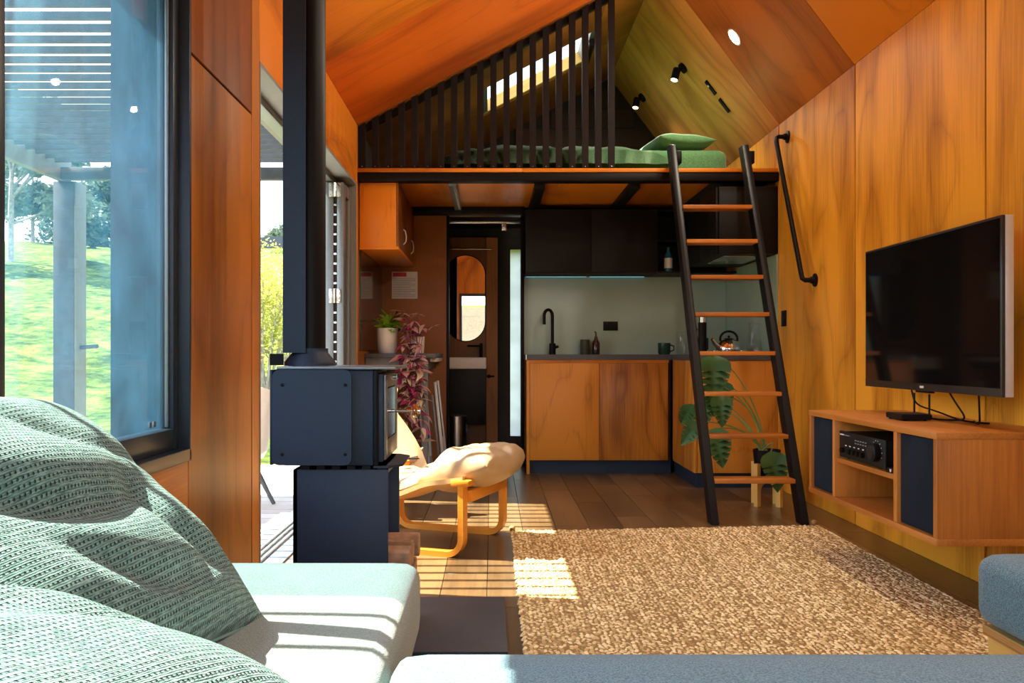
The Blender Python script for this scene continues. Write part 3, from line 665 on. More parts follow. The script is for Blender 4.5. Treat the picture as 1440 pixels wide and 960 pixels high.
# ---- jute rug
rug = thing('jute_rug', 'rectangular tan jute rug with ribbed braided weave', 'rug', (0.91, 3.25, 0))
RC = [(0.095, 2.14), (1.70, 2.14), (1.725, 4.55), (0.098, 4.40)]
def rugpt(u, v):
    a = Vector(RC[0])*(1-u)+Vector(RC[1])*u; b = Vector(RC[3])*(1-u)+Vector(RC[2])*u
    return a*(1-v)+b*v
bm = bnew(); prism(bm, [tuple(rugpt(0.004+0.992*u, 0.002+0.996*v)) for u, v in ((0, 0), (1, 0), (1, 1), (0, 1))], 'z', 0.0005, 0.007); finish('backing', bm, 'jute', rug)
V, F, T = [], [], []
NU, NV = 104, 136
DOME = [(1, 0.0), (0.72, 0.62)]; CT = [R.random() for _ in range(200)]
for i in range(NU):
    for j in range(NV):
        ph = 1 if (j+i) % 2 else -1
        u = (i+0.5+R.uniform(-0.30, 0.30))/NU; v = (j+0.5+(0.5 if i % 2 else 0)+R.uniform(-0.3, 0.3)-0.25)/NV
        c = rugpt(min(max(u, 0.0), 1.0), v)
        ang = PI/2 + (0.42 if i % 2 else -0.42) + R.uniform(-0.38, 0.38); la = 0.0136*R.uniform(0.75, 1.2); lb = 0.0082*R.uniform(0.7, 1.2); hh = 0.0068*R.uniform(0.6, 1.35)
        ca, sa = math.cos(ang), math.sin(ang); b0 = len(V); tone = 0.75*R.uniform(0.0, 1.0)+0.30*CT[i]-0.05
        for rr, zz in DOME:
            for k in range(6):
                a = 2*PI*k/6; x = la*rr*math.cos(a); y = lb*rr*math.sin(a)
                V.append((c.x + x*ca - y*sa, c.y + x*sa + y*ca, 0.004 + hh*zz)); T.append(tone)
        V.append((c.x, c.y, 0.004+hh)); T.append(tone)
        for k in range(6):
            k2 = (k+1) % 6
            F.append((b0+k, b0+k2, b0+6+k2, b0+6+k)); F.append((b0+6+k, b0+6+k2, b0+12))
me = bpy.data.meshes.new('weave'); me.from_pydata([(x-0.91, y-3.25, z) for x, y, z in V], [], F)
at = me.attributes.new('tone', 'FLOAT', 'POINT'); at.data.foreach_set('value', T); me.shade_smooth(); me.materials.append(M['jute'])
o = bpy.data.objects.new('woven_pile', me); COL.objects.link(o); o.parent = rug; o['kind'] = 'stuff'
for u, v in ((0.99, 1.006), (0.003, 1.004)):
    bm = bnew(); c = rugpt(u, v); bmesh.ops.create_icosphere(bm, subdivisions=2, radius=0.017, matrix=Matrix.Translation((c.x, c.y, 0.017))); finish('corner_knot', bm, 'jute', rug)

# ---- wood stove on its hearth plate
tag(box('hearth_plate', (-0.86, 0.048, 2.60, 3.19, 0.0005, 0.012), 'hearth', None, 0.003), 'flat black steel hearth plate on the floor under the stove', 'hearth')
SX0, SX1, SY0, SY1 = -0.655, -0.345, 2.70, 3.04
st = thing('wood_stove', 'blue black steel wood stove on a pedestal with flue pipe', 'stove', (-0.5, 2.87, 0.012))
for b_ in ((-0.625, -0.61, SY0, SY1), (-0.625, -0.327, SY0, SY0+0.012), (-0.625, -0.327, SY1-0.012, SY1)): box('pedestal_panel', (*b_, 0.022, 0.548), 'stove', st, 0.002)
box('pedestal_base', (-0.635, -0.315, SY0-0.008, SY1+0.008, 0.0125, 0.022), 'stove', st, 0.002)
box('pedestal_top', (-0.625, -0.327, SY0+0.012, SY1-0.012, 0.536, 0.548), 'stove', st)
for k in range(6): box('spacer', (-0.60+k*0.048, -0.574+k*0.048, SY0+0.004, SY1-0.004, 0.548, 0.560), 'black', st)
box('firebox', (SX0, -0.372, SY0, SY1, 0.560, 0.862), 'stove', st, 0.006)
bm = bnew(); prism(bm, [(u, v) for u, v in rrect(-0.682, -0.436, 0.566, 0.862, 0.022)], 'y', SY0-0.034, SY0-0.026); sh = finish('heat_shield', bm, 'stove', st)
for x, z in ((-0.455, 0.815), (-0.455, 0.60), (-0.650, 0.815), (-0.650, 0.60)): part_lathe('bolt', [(0.005, 0.008), (0.005, -0.003), (0.003, -0.005)], (x, SY0-0.034, z), 'black', sh, 10, 'y')
box('shield_standoff', (-0.46, -0.45, SY0-0.026, SY0, 0.80, 0.83), 'black', st); box('shield_standoff', (-0.66, -0.65, SY0-0.026, SY0, 0.80, 0.83), 'black', st)
box('back_shield', (-0.690, -0.683, SY0-0.03, SY1+0.02, 0.566, 0.862), 'stove', st, 0.002); box('back_shield_bracket', (-0.683, SX0, SY0+0.1, SY1-0.1, 0.70, 0.72), 'stove', st)
box('top_plate', (-0.672, -0.300, SY0-0.02, SY1+0.015, 0.8625, 0.872), 'alug', st, 0.003)
dr = box('door', (-0.372, -0.340, SY0-0.006, SY1+0.004, 0.572, 0.850), 'stove', st, 0.006)
bm = bnew(); prism(bm, rrect(SY0+0.055, SY1-0.055, 0.640, 0.800, 0.012), 'x', -0.341, -0.336); finish('door_glass', bm, 'darkglass', dr)
box('door_frame', (-0.340, -0.334, SY0+0.002, SY0+0.05, 0.578, 0.845), 'leatherd' if False else 'alug', dr, 0.002); box('door_frame', (-0.340, -0.334, SY1-0.05, SY1-0.004, 0.578, 0.845), 'alug', dr, 0.002)
box('door_frame', (-0.340, -0.334, SY0+0.05, SY1-0.05, 0.805, 0.845), 'alug', dr, 0.002); box('door_frame', (-0.340, -0.334, SY0+0.05, SY1-0.05, 0.578, 0.635), 'alug', dr, 0.002)
part_tube('hinge_pin', [(-0.362, SY0-0.012, 0.565), (-0.362, SY0-0.012, 0.858)], 0.007, 'black', dr, 8)
part_tube('door_handle', [(-0.335, SY0+0.17, 0.722), (-0.262, SY0+0.17, 0.722)], 0.006, 'chrome', dr, 10)
bm = bnew(); tube(bm, [(-0.262 + 0.012*t_/26, SY0+0.17+0.020*math.cos(t_*2*PI*4/26*1.0), 0.722+0.020*math.sin(t_*2*PI*4/26)) for t_ in range(27)], 0.0035, 6)
tube(bm, [(-0.262-0.0, SY0+0.17, 0.722), (-0.24, SY0+0.17, 0.722)], 0.010, 10); finish('coil_knob', bm, 'chrome', dr)
part_tube('air_knob', [(-0.338, SY0+0.17, 0.835), (-0.318, SY0+0.17, 0.835)], 0.009, 'chrome', dr, 10)
bm = bnew(); prism(bm, [(-0.372, SY0+0.0), (-0.325, SY0+0.0), (-0.285, SY0+0.05), (-0.285, SY1-0.05), (-0.325, SY1), (-0.372, SY1)], 'z', 0.553, 0.560); finish('ash_lip', bm, 'stove', st)
FX_, FY_ = -0.613, 2.90
part_lathe('flue_collar', [(0.085, 0.872), (0.085, 0.885), (0.060, 0.915), (0.060, 0.93)], (FX_, FY_, 0), 'stove', st, 24)
part_lathe('flue_pipe', [(0.0515, 0.93), (0.0515, zl(FX_)+0.02)], (FX_, FY_, 0), 'black', st, 28)
bm = bnew(); prism(bm, [(FX_-0.076, FY_-0.068), (FX_-0.001, FY_-0.068), (FX_-0.001, FY_-0.064), (FX_-0.072, FY_-0.064), (FX_-0.072, FY_+0.064), (FX_-0.001, FY_+0.064), (FX_-0.001, FY_+0.068), (FX_-0.076, FY_+0.068)], 'z', 0.915, zl(FX_)+0.01); finish('flue_shield', bm, 'stove', st)
box('flue_shield_bracket', (FX_-0.120, FX_-0.076, FY_-0.065, FY_-0.055, 0.874, 0.912), 'black', st)
bm = bnew(); lathe(bm, [(0.0545, 0.912), (0.0545, 0.918)], (FX_, FY_, 0), 24); finish('flue_ring', bm, 'steel', st)
# firewood in the open side of the pedestal: split billets
def log(x, y, z, r, ln, rz, seed, label):
    bm = bnew(); q = random.Random(seed); n = 7; pts = []
    a0 = q.uniform(0, 6)
    for k in range(n):
        a = a0+2*PI*k/n; rr = r*q.uniform(0.75, 1.1); pts.append((rr*math.cos(a), rr*math.sin(a)))
    zmin = min(p[1] for p in pts); pts = [(u, v-zmin) for u, v in pts]
    prism(bm, pts, 'x', -ln/2, ln/2)
    bmesh.ops.bevel(bm, geom=bm.edges[:], offset=0.004, segments=1, affect='EDGES')
    M_ = Matrix.Translation((x, y, z)) @ Matrix.Rotation(rz, 4, 'Z')
    for v in bm.verts: v.co = M_ @ v.co
    tag(finish('firewood_log', bm, 'bark', None, ang=25), label, 'firewood', 'split logs stacked in the stove pedestal')
zz = 0.0225
for row in range(3):
    for k in range(3):
        log(-0.43+R.uniform(-0.015, 0.015), SY0+0.065+k*0.105, zz, 0.046, 0.33, R.uniform(-0.06, 0.06), row*7+k, 'split firewood log poking out of the stove pedestal')
    zz += 0.094
# ---- lounge footstool with bent wood sled legs
fs = thing('footstool', 'tan leather lounge footstool on bent amber wood sled legs', 'footstool', (-0.31, 4.20, 0), math.radians(-21))
def sled(y, L=0.29):
    r = 0.07; top = 0.315
    cl = [(-L, top), (-L, r)] + [(-L+r-r*math.cos(a), r-r*math.sin(a)) for a in [PI/2*i/6 for i in range(1, 7)]] + [(L-r+r*math.sin(a), r-r*math.cos(a)) for a in [PI/2*i/6 for i in range(0, 7)]] + [(L, top)]
    th = 0.026; bm = bnew(); rows = []
    for i, (x, z) in enumerate(cl):
        a = Vector(cl[max(i-1, 0)]); b = Vector(cl[min(i+1, len(cl)-1)]); d = (b-a).normalized(); nn = Vector((-d.y, d.x))
        rows.append([bm.verts.new((x+nn.x*s*th/2, y+w, z+nn.y*s*th/2+th/2*0)) for s, w in ((-1, -0.026), (1, -0.026), (1, 0.026), (-1, 0.026))])
    for a, b in zip(rows[:-1], rows[1:]):
        for k in range(4): bm.faces.new((a[k], a[(k+1) % 4], b[(k+1) % 4], b[k]))
    bm.faces.new(rows[0]); bm.faces.new(list(reversed(rows[-1])))
    for v in bm.verts: v.co.z += th/2
    return bm
for y in (-0.26, 0.26):
    finish('sled_leg', sled(y), 'bent_x', fs, True, ang=30)
for x in (-0.29, 0.29):
    box('cross_rail', (x-0.035, x+0.035, -0.235, 0.235, 0.245, 0.300), 'bent_y', fs, 0.006, 2, True)
    for y in (-0.26, 0.26): box('leg_cap', (x-0.045, x+0.045, y-0.035, y+0.035, 0.322, 0.350), 'bent_x', fs, 0.006, 2, True)
def strip(f, s0, s1, t0, t1, th, n, m):
    # a sheet z=f(s,t) with thickness
    bm = bnew(); top = []; bot = []
    for i in range(n+1):
        s = s0+(s1-s0)*i/n
        top.append([]); bot.append([])
        for j in range(m+1):
            t_ = t0+(t1-t0)*j/m; z = f(s, t_)
            top[-1].append(bm.verts.new((s, t_, z))); bot[-1].append(bm.verts.new((s, t_, z-th)))
    for i in range(n):
        for j in range(m):
            bm.faces.new((top[i][j], top[i+1][j], top[i+1][j+1], top[i][j+1])); bm.faces.new((bot[i][j], bot[i][j+1], bot[i+1][j+1], bot[i+1][j]))
    for i in range(n):
        bm.faces.new((top[i][0], bot[i][0], bot[i+1][0], top[i+1][0])); bm.faces.new((top[i][m], top[i+1][m], bot[i+1][m], bot[i][m]))
    for j in range(m):
        bm.faces.new((top[0][j], top[0][j+1], bot[0][j+1], bot[0][j])); bm.faces.new((top[n][j], bot[n][j], bot[n][j+1], top[n][j+1]))
    return bm
def sling(s, t_): return 0.330 + 0.065*(s/0.45)**2*(1 if s > 0 else 0.1) - 0.055*math.cos(t_/0.28*PI/2)*0.6 + 0.02*s - 0.065*(lambda q: q*q*(3-2*q))(min(1, max(0, (0.16-s)/0.26)))
finish('sling', strip(sling, -0.50, 0.30, -0.285, 0.285, 0.022, 24, 10), 'leatherd', fs, True, ang=50)
def stool_cushion():
    bm = bnew(); n, m = 56, 32; S0, S1, T = -0.50, 0.455, 0.26; top = []; bot = []
    for i in range(n+1):
        a = -1+2*i/n; s = (S0+S1)/2+(S1-S0)/2*(0.75*a+0.25*math.sin(a*PI/2))
        top.append([]); bot.append([])
        for j in range(m+1):
            b = -1+2*j/m; t_ = T*(0.75*b+0.25*math.sin(b*PI/2))
            e = max(0, (1-abs(a)**3.2)*(1-abs(b)**3.2))**0.5
            lobe = 1 if s > 0.10 else 0.62
            k = 1/(1+math.exp(-(s-0.10)/0.025)); thk = 0.088*(1-k)+0.15*k
            groove = 0.030*math.exp(-((s-0.10-0.03*math.cos(b*2))/0.03)**2) + 0.012*math.exp(-(b/0.07)**2)*k
            wr = 0.014*noise.noise(Vector((s*15, t_*6, 0.3)))+0.010*noise.noise(Vector((s*34, t_*12, 1.3)))-0.012*abs(noise.noise(Vector((s*22, t_*9, 4.3))))
            zc = sling(s, t_)+0.012+0.0*k
            yb = t_*(1-0.10*(1-abs(a)**2)*0)
            xe = s - 0.05*(b*b)*(1 if a > 0 else -1)*abs(a)**3
            zu = zc+max(0.0, thk*e-groove*e+wr*e); zd = zc-0.45*thk*e*k-0.006*e
            top[-1].append(bm.verts.new((xe, yb, zu)))
            bot[-1].append(top[-1][-1] if (i in (0, n) or j in (0, m)) else bm.verts.new((xe, yb, zd)))
    for i in range(n):
        for j in range(m):
            bm.faces.new((top[i][j], top[i+1][j], top[i+1][j+1], top[i][j+1])); bm.faces.new((bot[i][j], bot[i][j+1], bot[i+1][j+1], bot[i+1][j]))
    return bm
finish('leather_cushion', stool_cushion(), 'leather', fs, True, ang=70)
# ---- lounge chair behind the stove (mostly hidden): leather shell on the same sled legs
lc = thing('lounge_chair', 'tan leather shell lounge chair standing behind the stove', 'chair', (-0.64, 5.0, 0), 0.0)
for y in (-0.24, 0.24): finish('sled_leg', sled(y, 0.12), 'bent_x', lc, True, ang=30)
for x in (-0.10, 0.10): box('cross_rail', (x-0.03, x+0.03, -0.215, 0.215, 0.250, 0.300), 'bent_y', lc, 0.006, 2, True)
def shell_back():
    # backrest seen from behind: an upright sheet bowed towards the seat, its free edge falling in a long curve
    bm = bnew(); n, m = 22, 14; g = []
    for i in range(n+1):
        v = i/n; z = 0.27+0.51*v
        K = ((0.27, 0.285), (0.36, 0.25), (0.43, 0.21), (0.51, 0.155), (0.57, 0.105), (0.63, 0.09), (0.72, 0.10), (0.79, 0.05))
        wr_ = next(a[1]+(b[1]-a[1])*(z-a[0])/(b[0]-a[0]) for a, b in zip(K[:-1], K[1:]) if z <= b[0])
        row = []
        for j in range(m+1):
            u = j/m; x = -0.24+u*(0.24+wr_); y = -0.20+0.10*math.sin(u*PI)*0.6+0.16*v
            row.append((x, y, z))
        g.append(row)
    A = [[bm.verts.new(p) for p in r] for r in g]; B = [[bm.verts.new((p[0], p[1]+0.016, p[2])) for p in r] for r in g]
    for i in range(n):
        for j in range(m):
            bm.faces.new((A[i][j], A[i][j+1], A[i+1][j+1], A[i+1][j])); bm.faces.new((B[i][j], B[i+1][j], B[i+1][j+1], B[i][j+1]))
    for i in range(n):
        bm.faces.new((A[i][0], A[i+1][0], B[i+1][0], B[i][0])); bm.faces.new((A[i][m], B[i][m], B[i+1][m], A[i+1][m]))
    for j in range(m):
        bm.faces.new((A[0][j], B[0][j], B[0][j+1], A[0][j+1])); bm.faces.new((A[n][j], A[n][j+1], B[n][j+1], B[n][j]))
    return bm
finish('backrest', shell_back(), 'leatherd', lc, True, ang=50)
finish('seat', strip(lambda s, t_: 0.315+0.05*(s/0.3)**2, -0.24, 0.22, -0.17, 0.27, 0.03, 16, 6), 'leather', lc, True, ang=50)
part_tube('strap', [(0.10, -0.212, 0.33), (0.235, -0.212, 0.33)], 0.004, 'black', lc, 6, True)

# ---- television cabinet with speakers and amplifier
CX, CY0, CY1, CZ0, CZ1 = 1.482, 2.87, 4.03, 0.269, 0.649
tv = thing('media_cabinet', 'floating rosy timber media cabinet with navy speaker fronts', 'cabinet', (1.71, 3.45, CZ0))
T_ = 0.024
box('top', (CX, XR-0.001, CY0, CY1, CZ1-T_, CZ1), 'walnut_y', tv, 0.002); box('bottom', (CX, XR-0.001, CY0, CY1, CZ0, CZ0+T_), 'walnut_y', tv, 0.002)
for y in (CY0+0.001, CY1-T_-0.001): box('side_panel', (CX+0.002, XR-0.001, y, y+T_, CZ0+T_, CZ1-T_), 'walnut_z', tv, 0.001)
D1, D2 = 3.17, 3.74
for y in (D1, D2): box('divider', (CX+0.002, XR-0.02, y-0.012, y+0.012, CZ0+T_, CZ1-T_), 'walnut_z', tv, 0.001)
box('back_panel', (XR-0.02, XR-0.001, CY0+T_, CY1-T_, CZ0+T_, CZ1-T_), 'walnut_y', tv)
box('shelf', (CX+0.01, XR-0.02, D1+0.012, D2-0.012, 0.444, 0.464), 'walnut_y', tv, 0.001)
for a, b_ in ((CY0+T_+0.004, D1-0.016), (D2+0.016, CY1-T_-0.004)): box('speaker_front', (CX+0.014, CX+0.034, a, b_, CZ0+T_+0.003, CZ1-T_-0.003), 'speakercloth', tv, 0.006)
am = thing('amplifier', 'black hi-fi amplifier with knobs on the cabinet shelf', 'amplifier', (1.65, 3.48, 0.464))
box('body', (1.507, 1.79, 3.275, 3.70, 0.474, 0.580), 'black', am, 0.003); fp = box('faceplate', (1.495, 1.507, 3.272, 3.703, 0.472, 0.583), 'blackcab', am, 0.003)
part_lathe('volume_knob', [(0.036, 0), (0.036, -0.022), (0.030, -0.026)], (1.495, 3.345, 0.528), 'black', am, 24, 'x')
part_lathe('volume_cap', [(0.028, -0.026), (0.028, -0.028)], (1.495, 3.345, 0.528), 'tvframe', am, 24, 'x')
for y in (3.66, 3.585, 3.545, 3.505, 3.465): part_lathe('knob', [(0.012, 0), (0.011, -0.014)], (1.495, y, 0.503), 'black', am, 14, 'x')
for y in (3.30, 3.67):
    for x in (1.53, 1.76): part_lathe('foot', [(0.014, 0.4645), (0.014, 0.474)], (x, y, 0), 'black', am, 12)
box('lettering', (1.4938, 1.495, 3.655, 3.695, 0.566, 0.571), 'mark', am); box('lettering', (1.4938, 1.495, 3.60, 3.65, 0.5665, 0.5695), 'ink', am)
for k in range(5): box('lettering', (1.4938, 1.495, 3.435+k*0.024, 3.449+k*0.024, 0.553, 0.557), 'ink', am); box('lettering', (1.4938, 1.495, 3.435+k*0.024, 3.449+k*0.024, 0.541, 0.545), 'ink', am); box('lettering', (1.4938, 1.495, 3.46+k*0.042, 3.474+k*0.042, 0.523, 0.527), 'mark', am)
for k in range(11):
    a = -0.7+k*0.42; part_lathe('dial_mark', [(0.0022, 0), (0.0022, -0.001)], (1.495, 3.345+0.046*math.cos(a), 0.528+0.046*math.sin(a)), 'mark', am, 6, 'x')
rt = tag(box('remote_box', (1.495, 1.56, 3.19, 3.262, 0.4645, 0.486), 'black', None, 0.004), 'small black box beside the amplifier on the cabinet shelf', 'box')
part_lathe('button', [(0.006, 0), (0.006, -0.003)], (1.495, 3.225, 0.475), 'mark', rt, 10, 'x')
# router
ro = thing('router', 'flat black wifi router with two antennas on the media cabinet', 'router', (1.66, 3.43, CZ1))
bm = bnew(); prism(bm, [(1.60, 3.36), (1.72, 3.36), (1.735, 3.50), (1.61, 3.52)], 'z', CZ1+0.004, CZ1+0.026); bmesh.ops.bevel(bm, geom=bm.edges[:], offset=0.003, segments=2, affect='EDGES'); finish('body', bm, 'black', ro)
for y in (3.375, 3.495): part_tube('antenna', [(1.715, y, CZ1+0.020), (1.715, y, CZ1+0.105)], 0.004, 'black', ro, 8)
for x, y in ((1.62, 3.38), (1.62, 3.50), (1.70, 3.38), (1.71, 3.49)): part_lathe('foot', [(0.006, CZ1+0.0003), (0.006, CZ1+0.0045)], (x, y, 0), 'black', ro, 8)
# television on a wall arm
te = thing('television', 'flat black television on a wall arm above the cabinet', 'television', (1.76, 3.46, 0.763))
TY0, TY1, TZ0, TZ1 = 2.925, 3.995, 0.763, 1.385
box('back_shell', (1.745, 1.775, TY0+0.0, TY1, TZ0, TZ1), 'silver', te, 0.003); box('rear_bulge', (1.775, 1.81, TY0+0.15, TY1-0.15, TZ0+0.08, TZ1-0.15), 'black', te, 0.01)
box('bezel', (1.733, 1.745, TY0, TY1, TZ0, TZ1), 'tvframe', te, 0.002)
box('screen', (1.7315, 1.7332, TY0+0.010, TY1-0.010, TZ0+0.030, TZ1-0.010), 'tvscreen', te)
box('maker_badge', (1.7318, 1.7332, 3.455, 3.485, TZ0+0.011, TZ0+0.020), 'mark', te); box('sensor', (1.736, 1.76, 3.42, 3.53, TZ0-0.008, TZ0), 'black', te, 0.002)
box('wall_bracket', (1.90, 1.939, 3.34, 3.58, 0.96, 1.20), 'black', te, 0.004); box('arm', (1.81, 1.90, 3.42, 3.50, 1.03, 1.12), 'black', te, 0.004)
def cable(label, pts, r=0.0035):
    # smooth the control polygon
    P = [Vector(p) for p in pts]
    for _ in range(3):
        Q = [P[0]]
        for a, b in zip(P[:-1], P[1:]): Q += [a*0.75+b*0.25, a*0.25+b*0.75]
        P = Q+[P[-1]]
    bm = bnew(); tube(bm, P, r, 6); return tag(finish('cable', bm, 'black', None), label, 'cable')
cz = CZ1+0.004
cable('black cable sloping from the television bottom behind the router antennas', [(1.755, 3.60, 0.7615), (1.76, 3.58, 0.70), (1.78, 3.45, cz+0.03), (1.80, 3.32, cz+0.004), (1.82, 3.24, cz), (1.85, 3.20, cz)])
cable('black cable looping round from the television down to the router', [(1.76, 3.31, 0.7615), (1.765, 3.27, 0.72), (1.775, 3.22, 0.67), (1.79, 3.30, cz+0.004), (1.76, 3.38, cz), (1.735, 3.42, cz+0.004)])
cable('black power cable dropping straight behind the television onto the cabinet', [(1.765, 3.12, 0.7615), (1.77, 3.125, 0.70), (1.78, 3.14, 0.655), (1.80, 3.20, cz), (1.83, 3.26, cz), (1.86, 3.32, cz)])
# ================================================================== KITCHEN
KF = 6.54                                        # front plane of the back run
def cab(label, loc): return thing('base_cabinet', label, 'cabinet', loc)
c1 = cab('golden ply sink cabinet with two tall doors', (0.81, 6.82, 0))
box('carcass', (0.262, 1.36, KF+0.022, 7.095, 0.105, 0.868), 'brown_z', c1)
box('side_panel', (0.262, 0.285, KF, KF+0.022, 0.0, 0.868), 'amber_z', c1, 0.001)
box('top_rail', (0.286, 1.345, KF+0.006, KF+0.022, 0.845, 0.868), 'orange_x', c1)
for a, b_ in ((0.287, 0.8135), (0.8165, 1.338)): box('door', (a, b_, KF, KF+0.020, 0.105, 0.843), 'amber_z', c1, 0.002)
box('corner_filler', (1.342, 1.358, KF+0.012, KF+0.022, 0.105, 0.868), 'gap', c1)
box('toe_kick', (0.285, 1.368, KF+0.05, KF+0.062, 0.0, 0.105), 'stove', c1)
c2 = cab('golden ply return cabinet beside the ladder', (1.66, 6.2, 0))
box('carcass', (1.392, XR-0.002, 5.852, 7.095, 0.105, 0.868), 'brown_z', c2)
box('door', (1.37, 1.390, 5.875, KF-0.012, 0.105, 0.868), 'amber_z', c2, 0.002)
box('corner_post', (1.37, 1.390, 5.83, 5.872, 0.105, 0.868), 'amber_z', c2, 0.002)
box('end_panel', (1.392, XR-0.002, 5.83, 5.850, 0.105, 0.868), 'amber_z', c2, 0.002)
box('toe_kick', (1.395, XR-0.002, 5.88, KF+0.05, 0.0, 0.105), 'stove', c2)
bm = bnew(); prism(bm, [(0.262, KF-0.012), (1.358, KF-0.012), (1.358, 5.818), (XR-0.001, 5.818), (XR-0.001, 7.098), (0.262, 7.098)], 'z', 0.869, 0.908)
bmesh.ops.bevel(bm, geom=bm.edges[:], offset=0.002, segments=1, affect='EDGES')
wt = tag(finish('worktop', bm, 'stone', None), 'dark grey L-shaped kitchen worktop', 'worktop')
box('end_trim', (0.256, 0.2615, KF-0.012, 7.0, 0.869, 0.908), 'steel', wt)
sb = tag(box('splashback', (0.264, XR-0.014, 7.086, 7.099, 0.909, 1.545), 'splash', None), 'glossy grey green splashback behind the tap', 'splashback')
tag(box('splashback', (XR-0.013, XR-0.0005, 5.835, 7.084, 0.909, 1.585), 'splash', None), 'grey green splashback on the golden wall above the kettle', 'splashback')
# wall cabinets
u1 = thing('wall_cabinet', 'long black wall cabinet above the splashback', 'cabinet', (0.8, 6.95, 1.545))
box('carcass', (0.264, 1.30, 6.77, 7.097, 1.560, 2.048), 'blackcab', u1)
for a, b_ in ((0.264, 0.779), (0.781, 1.298)): box('door', (a, b_, 6.752, 6.769, 1.556, 2.048), 'blackcab', u1, 0.0015)
box('underside', (0.264, 1.30, 6.77, 7.085, 1.548, 1.559), 'gap', u1)
for a, b_ in ((0.275, 0.775), (0.80, 1.25)): box('led_strip', (a, b_, 7.066, 7.074, 1.5445, 1.5475), 'led', u1)
u2 = thing('wall_cabinet', 'black wall cabinet flush with the loft edge beside the handrail', 'cabinet', (1.73, 6.2, 1.59))
box('carcass', (1.54, XR-0.002, 5.852, 6.75, 1.592, 2.048), 'blackcab', u2); box('end_panel', (1.54, XR-0.002, 5.834, 5.850, 1.592, 2.048), 'blackcab', u2, 0.001)
for a, b_ in ((5.852, 6.299), (6.301, 6.75)): box('door', (1.522, 1.538, a, b_, 1.592, 2.048), 'blackcab', u2, 0.0015)
box('hood_filter', (1.60, 1.88, 5.95, 6.45, 1.586, 1.5915), 'steel', u2, 0.001)
u3 = thing('corner_shelf', 'black open corner shelf between the wall cabinets', 'shelf', (1.5, 6.95, 1.545))
box('bottom', (1.303, XR-0.016, 6.77, 7.085, 1.548, 1.562), 'blackcab', u3); box('back', (1.303, XR-0.016, 7.080, 7.085, 1.562, 2.048), 'blackcab', u3)
box('top', (1.303, XR-0.016, 6.77, 7.079, 2.036, 2.048), 'blackcab', u3); box('shelf', (1.303, XR-0.016, 6.80, 7.079, 1.80, 1.812), 'blackcab', u3)
bo = part_lathe('bottle', [(0.030, 0), (0.032, 0.01), (0.032, 0.13), (0.012, 0.165), (0.012, 0.195)], (1.40, 6.84, 1.5625), 'bluebottle', None, 18); tag(bo, 'dark blue bottle with pale label on the corner shelf', 'bottle')
bm = bnew(); lathe(bm, [(0.0327, 0.03), (0.0327, 0.11)], (1.40, 6.84, 1.5625), 18, cap=False); finish('label', bm, 'paper', bo)
# tap
tp = thing('kitchen_tap', 'black gooseneck kitchen tap at the sink', 'tap', (0.49, 6.98, 0.908))
part_lathe('base', [(0.026, 0.9085), (0.026, 0.995), (0.020, 1.0)], (0.49, 6.98, 0), 'black', tp, 18)
part_tube('spout', [(0.49, 6.98, 0.99), (0.49, 6.98, 1.22)] + [(0.455+0.035*math.cos(a), 6.955+0.025*math.cos(a), 1.22+0.05*math.sin(a)) for a in [PI*i/10 for i in range(11)]] + [(0.42, 6.93, 1.15)], 0.0125, 'black', tp, 12)
part_tube('lever', [(0.51, 6.98, 0.965), (0.535, 6.97, 0.975)], 0.012, 'black', tp, 10)
so_ = thing('power_socket', 'black double power socket on the kitchen splashback', 'socket', (0.975, 7.08, 1.14))
box('plate', (0.915, 1.035, 7.077, 7.0855, 1.105, 1.180), 'black', so_, 0.003)
for x in (0.945, 1.005): box('switch', (x-0.008, x+0.008, 7.074, 7.077, 1.155, 1.170), 'blackcab', so_, 0.002)
tag(part_lathe('canister', [(0.036, 0.9085), (0.038, 0.915), (0.038, 1.028), (0.034, 1.03)], (0.755, 6.99, 0), 'olive', None, 20), 'olive green canister on the worktop', 'canister')
pb = tag(part_lathe('soap_bottle', [(0.030, 0.9085), (0.032, 0.915), (0.032, 1.0), (0.014, 1.035), (0.012, 1.055)], (0.84, 6.96, 0), 'bottle', None, 20), 'brown soap pump bottle on the worktop', 'bottle')
bm = bnew(); tube(bm, [(0.84, 6.96, 1.05), (0.84, 6.96, 1.085), (0.83, 6.94, 1.09)], 0.006, 8); finish('pump', bm, 'black', pb)
cu = tag(part_lathe('mug', [(0.040, 0.9085), (0.048, 0.92), (0.050, 1.0), (0.046, 1.0), (0.043, 0.925), (0.0, 0.922)], (1.36, 6.80, 0), 'cupgreen', None, 22), 'dark green mug on the worktop corner', 'mug')
part_tube('handle', [(1.405, 6.80, 0.985), (1.435, 6.80, 0.975), (1.437, 6.80, 0.945), (1.402, 6.80, 0.93)], 0.006, 'cupgreen', cu, 8)
gj = tag(part_lathe('glass_jar', [(0.045, 0.9085), (0.047, 0.915), (0.047, 1.07), (0.042, 1.09)], (1.50, 6.78, 0), 'jar', None, 24), 'tall clear glass jar beside the green mug', 'jar')
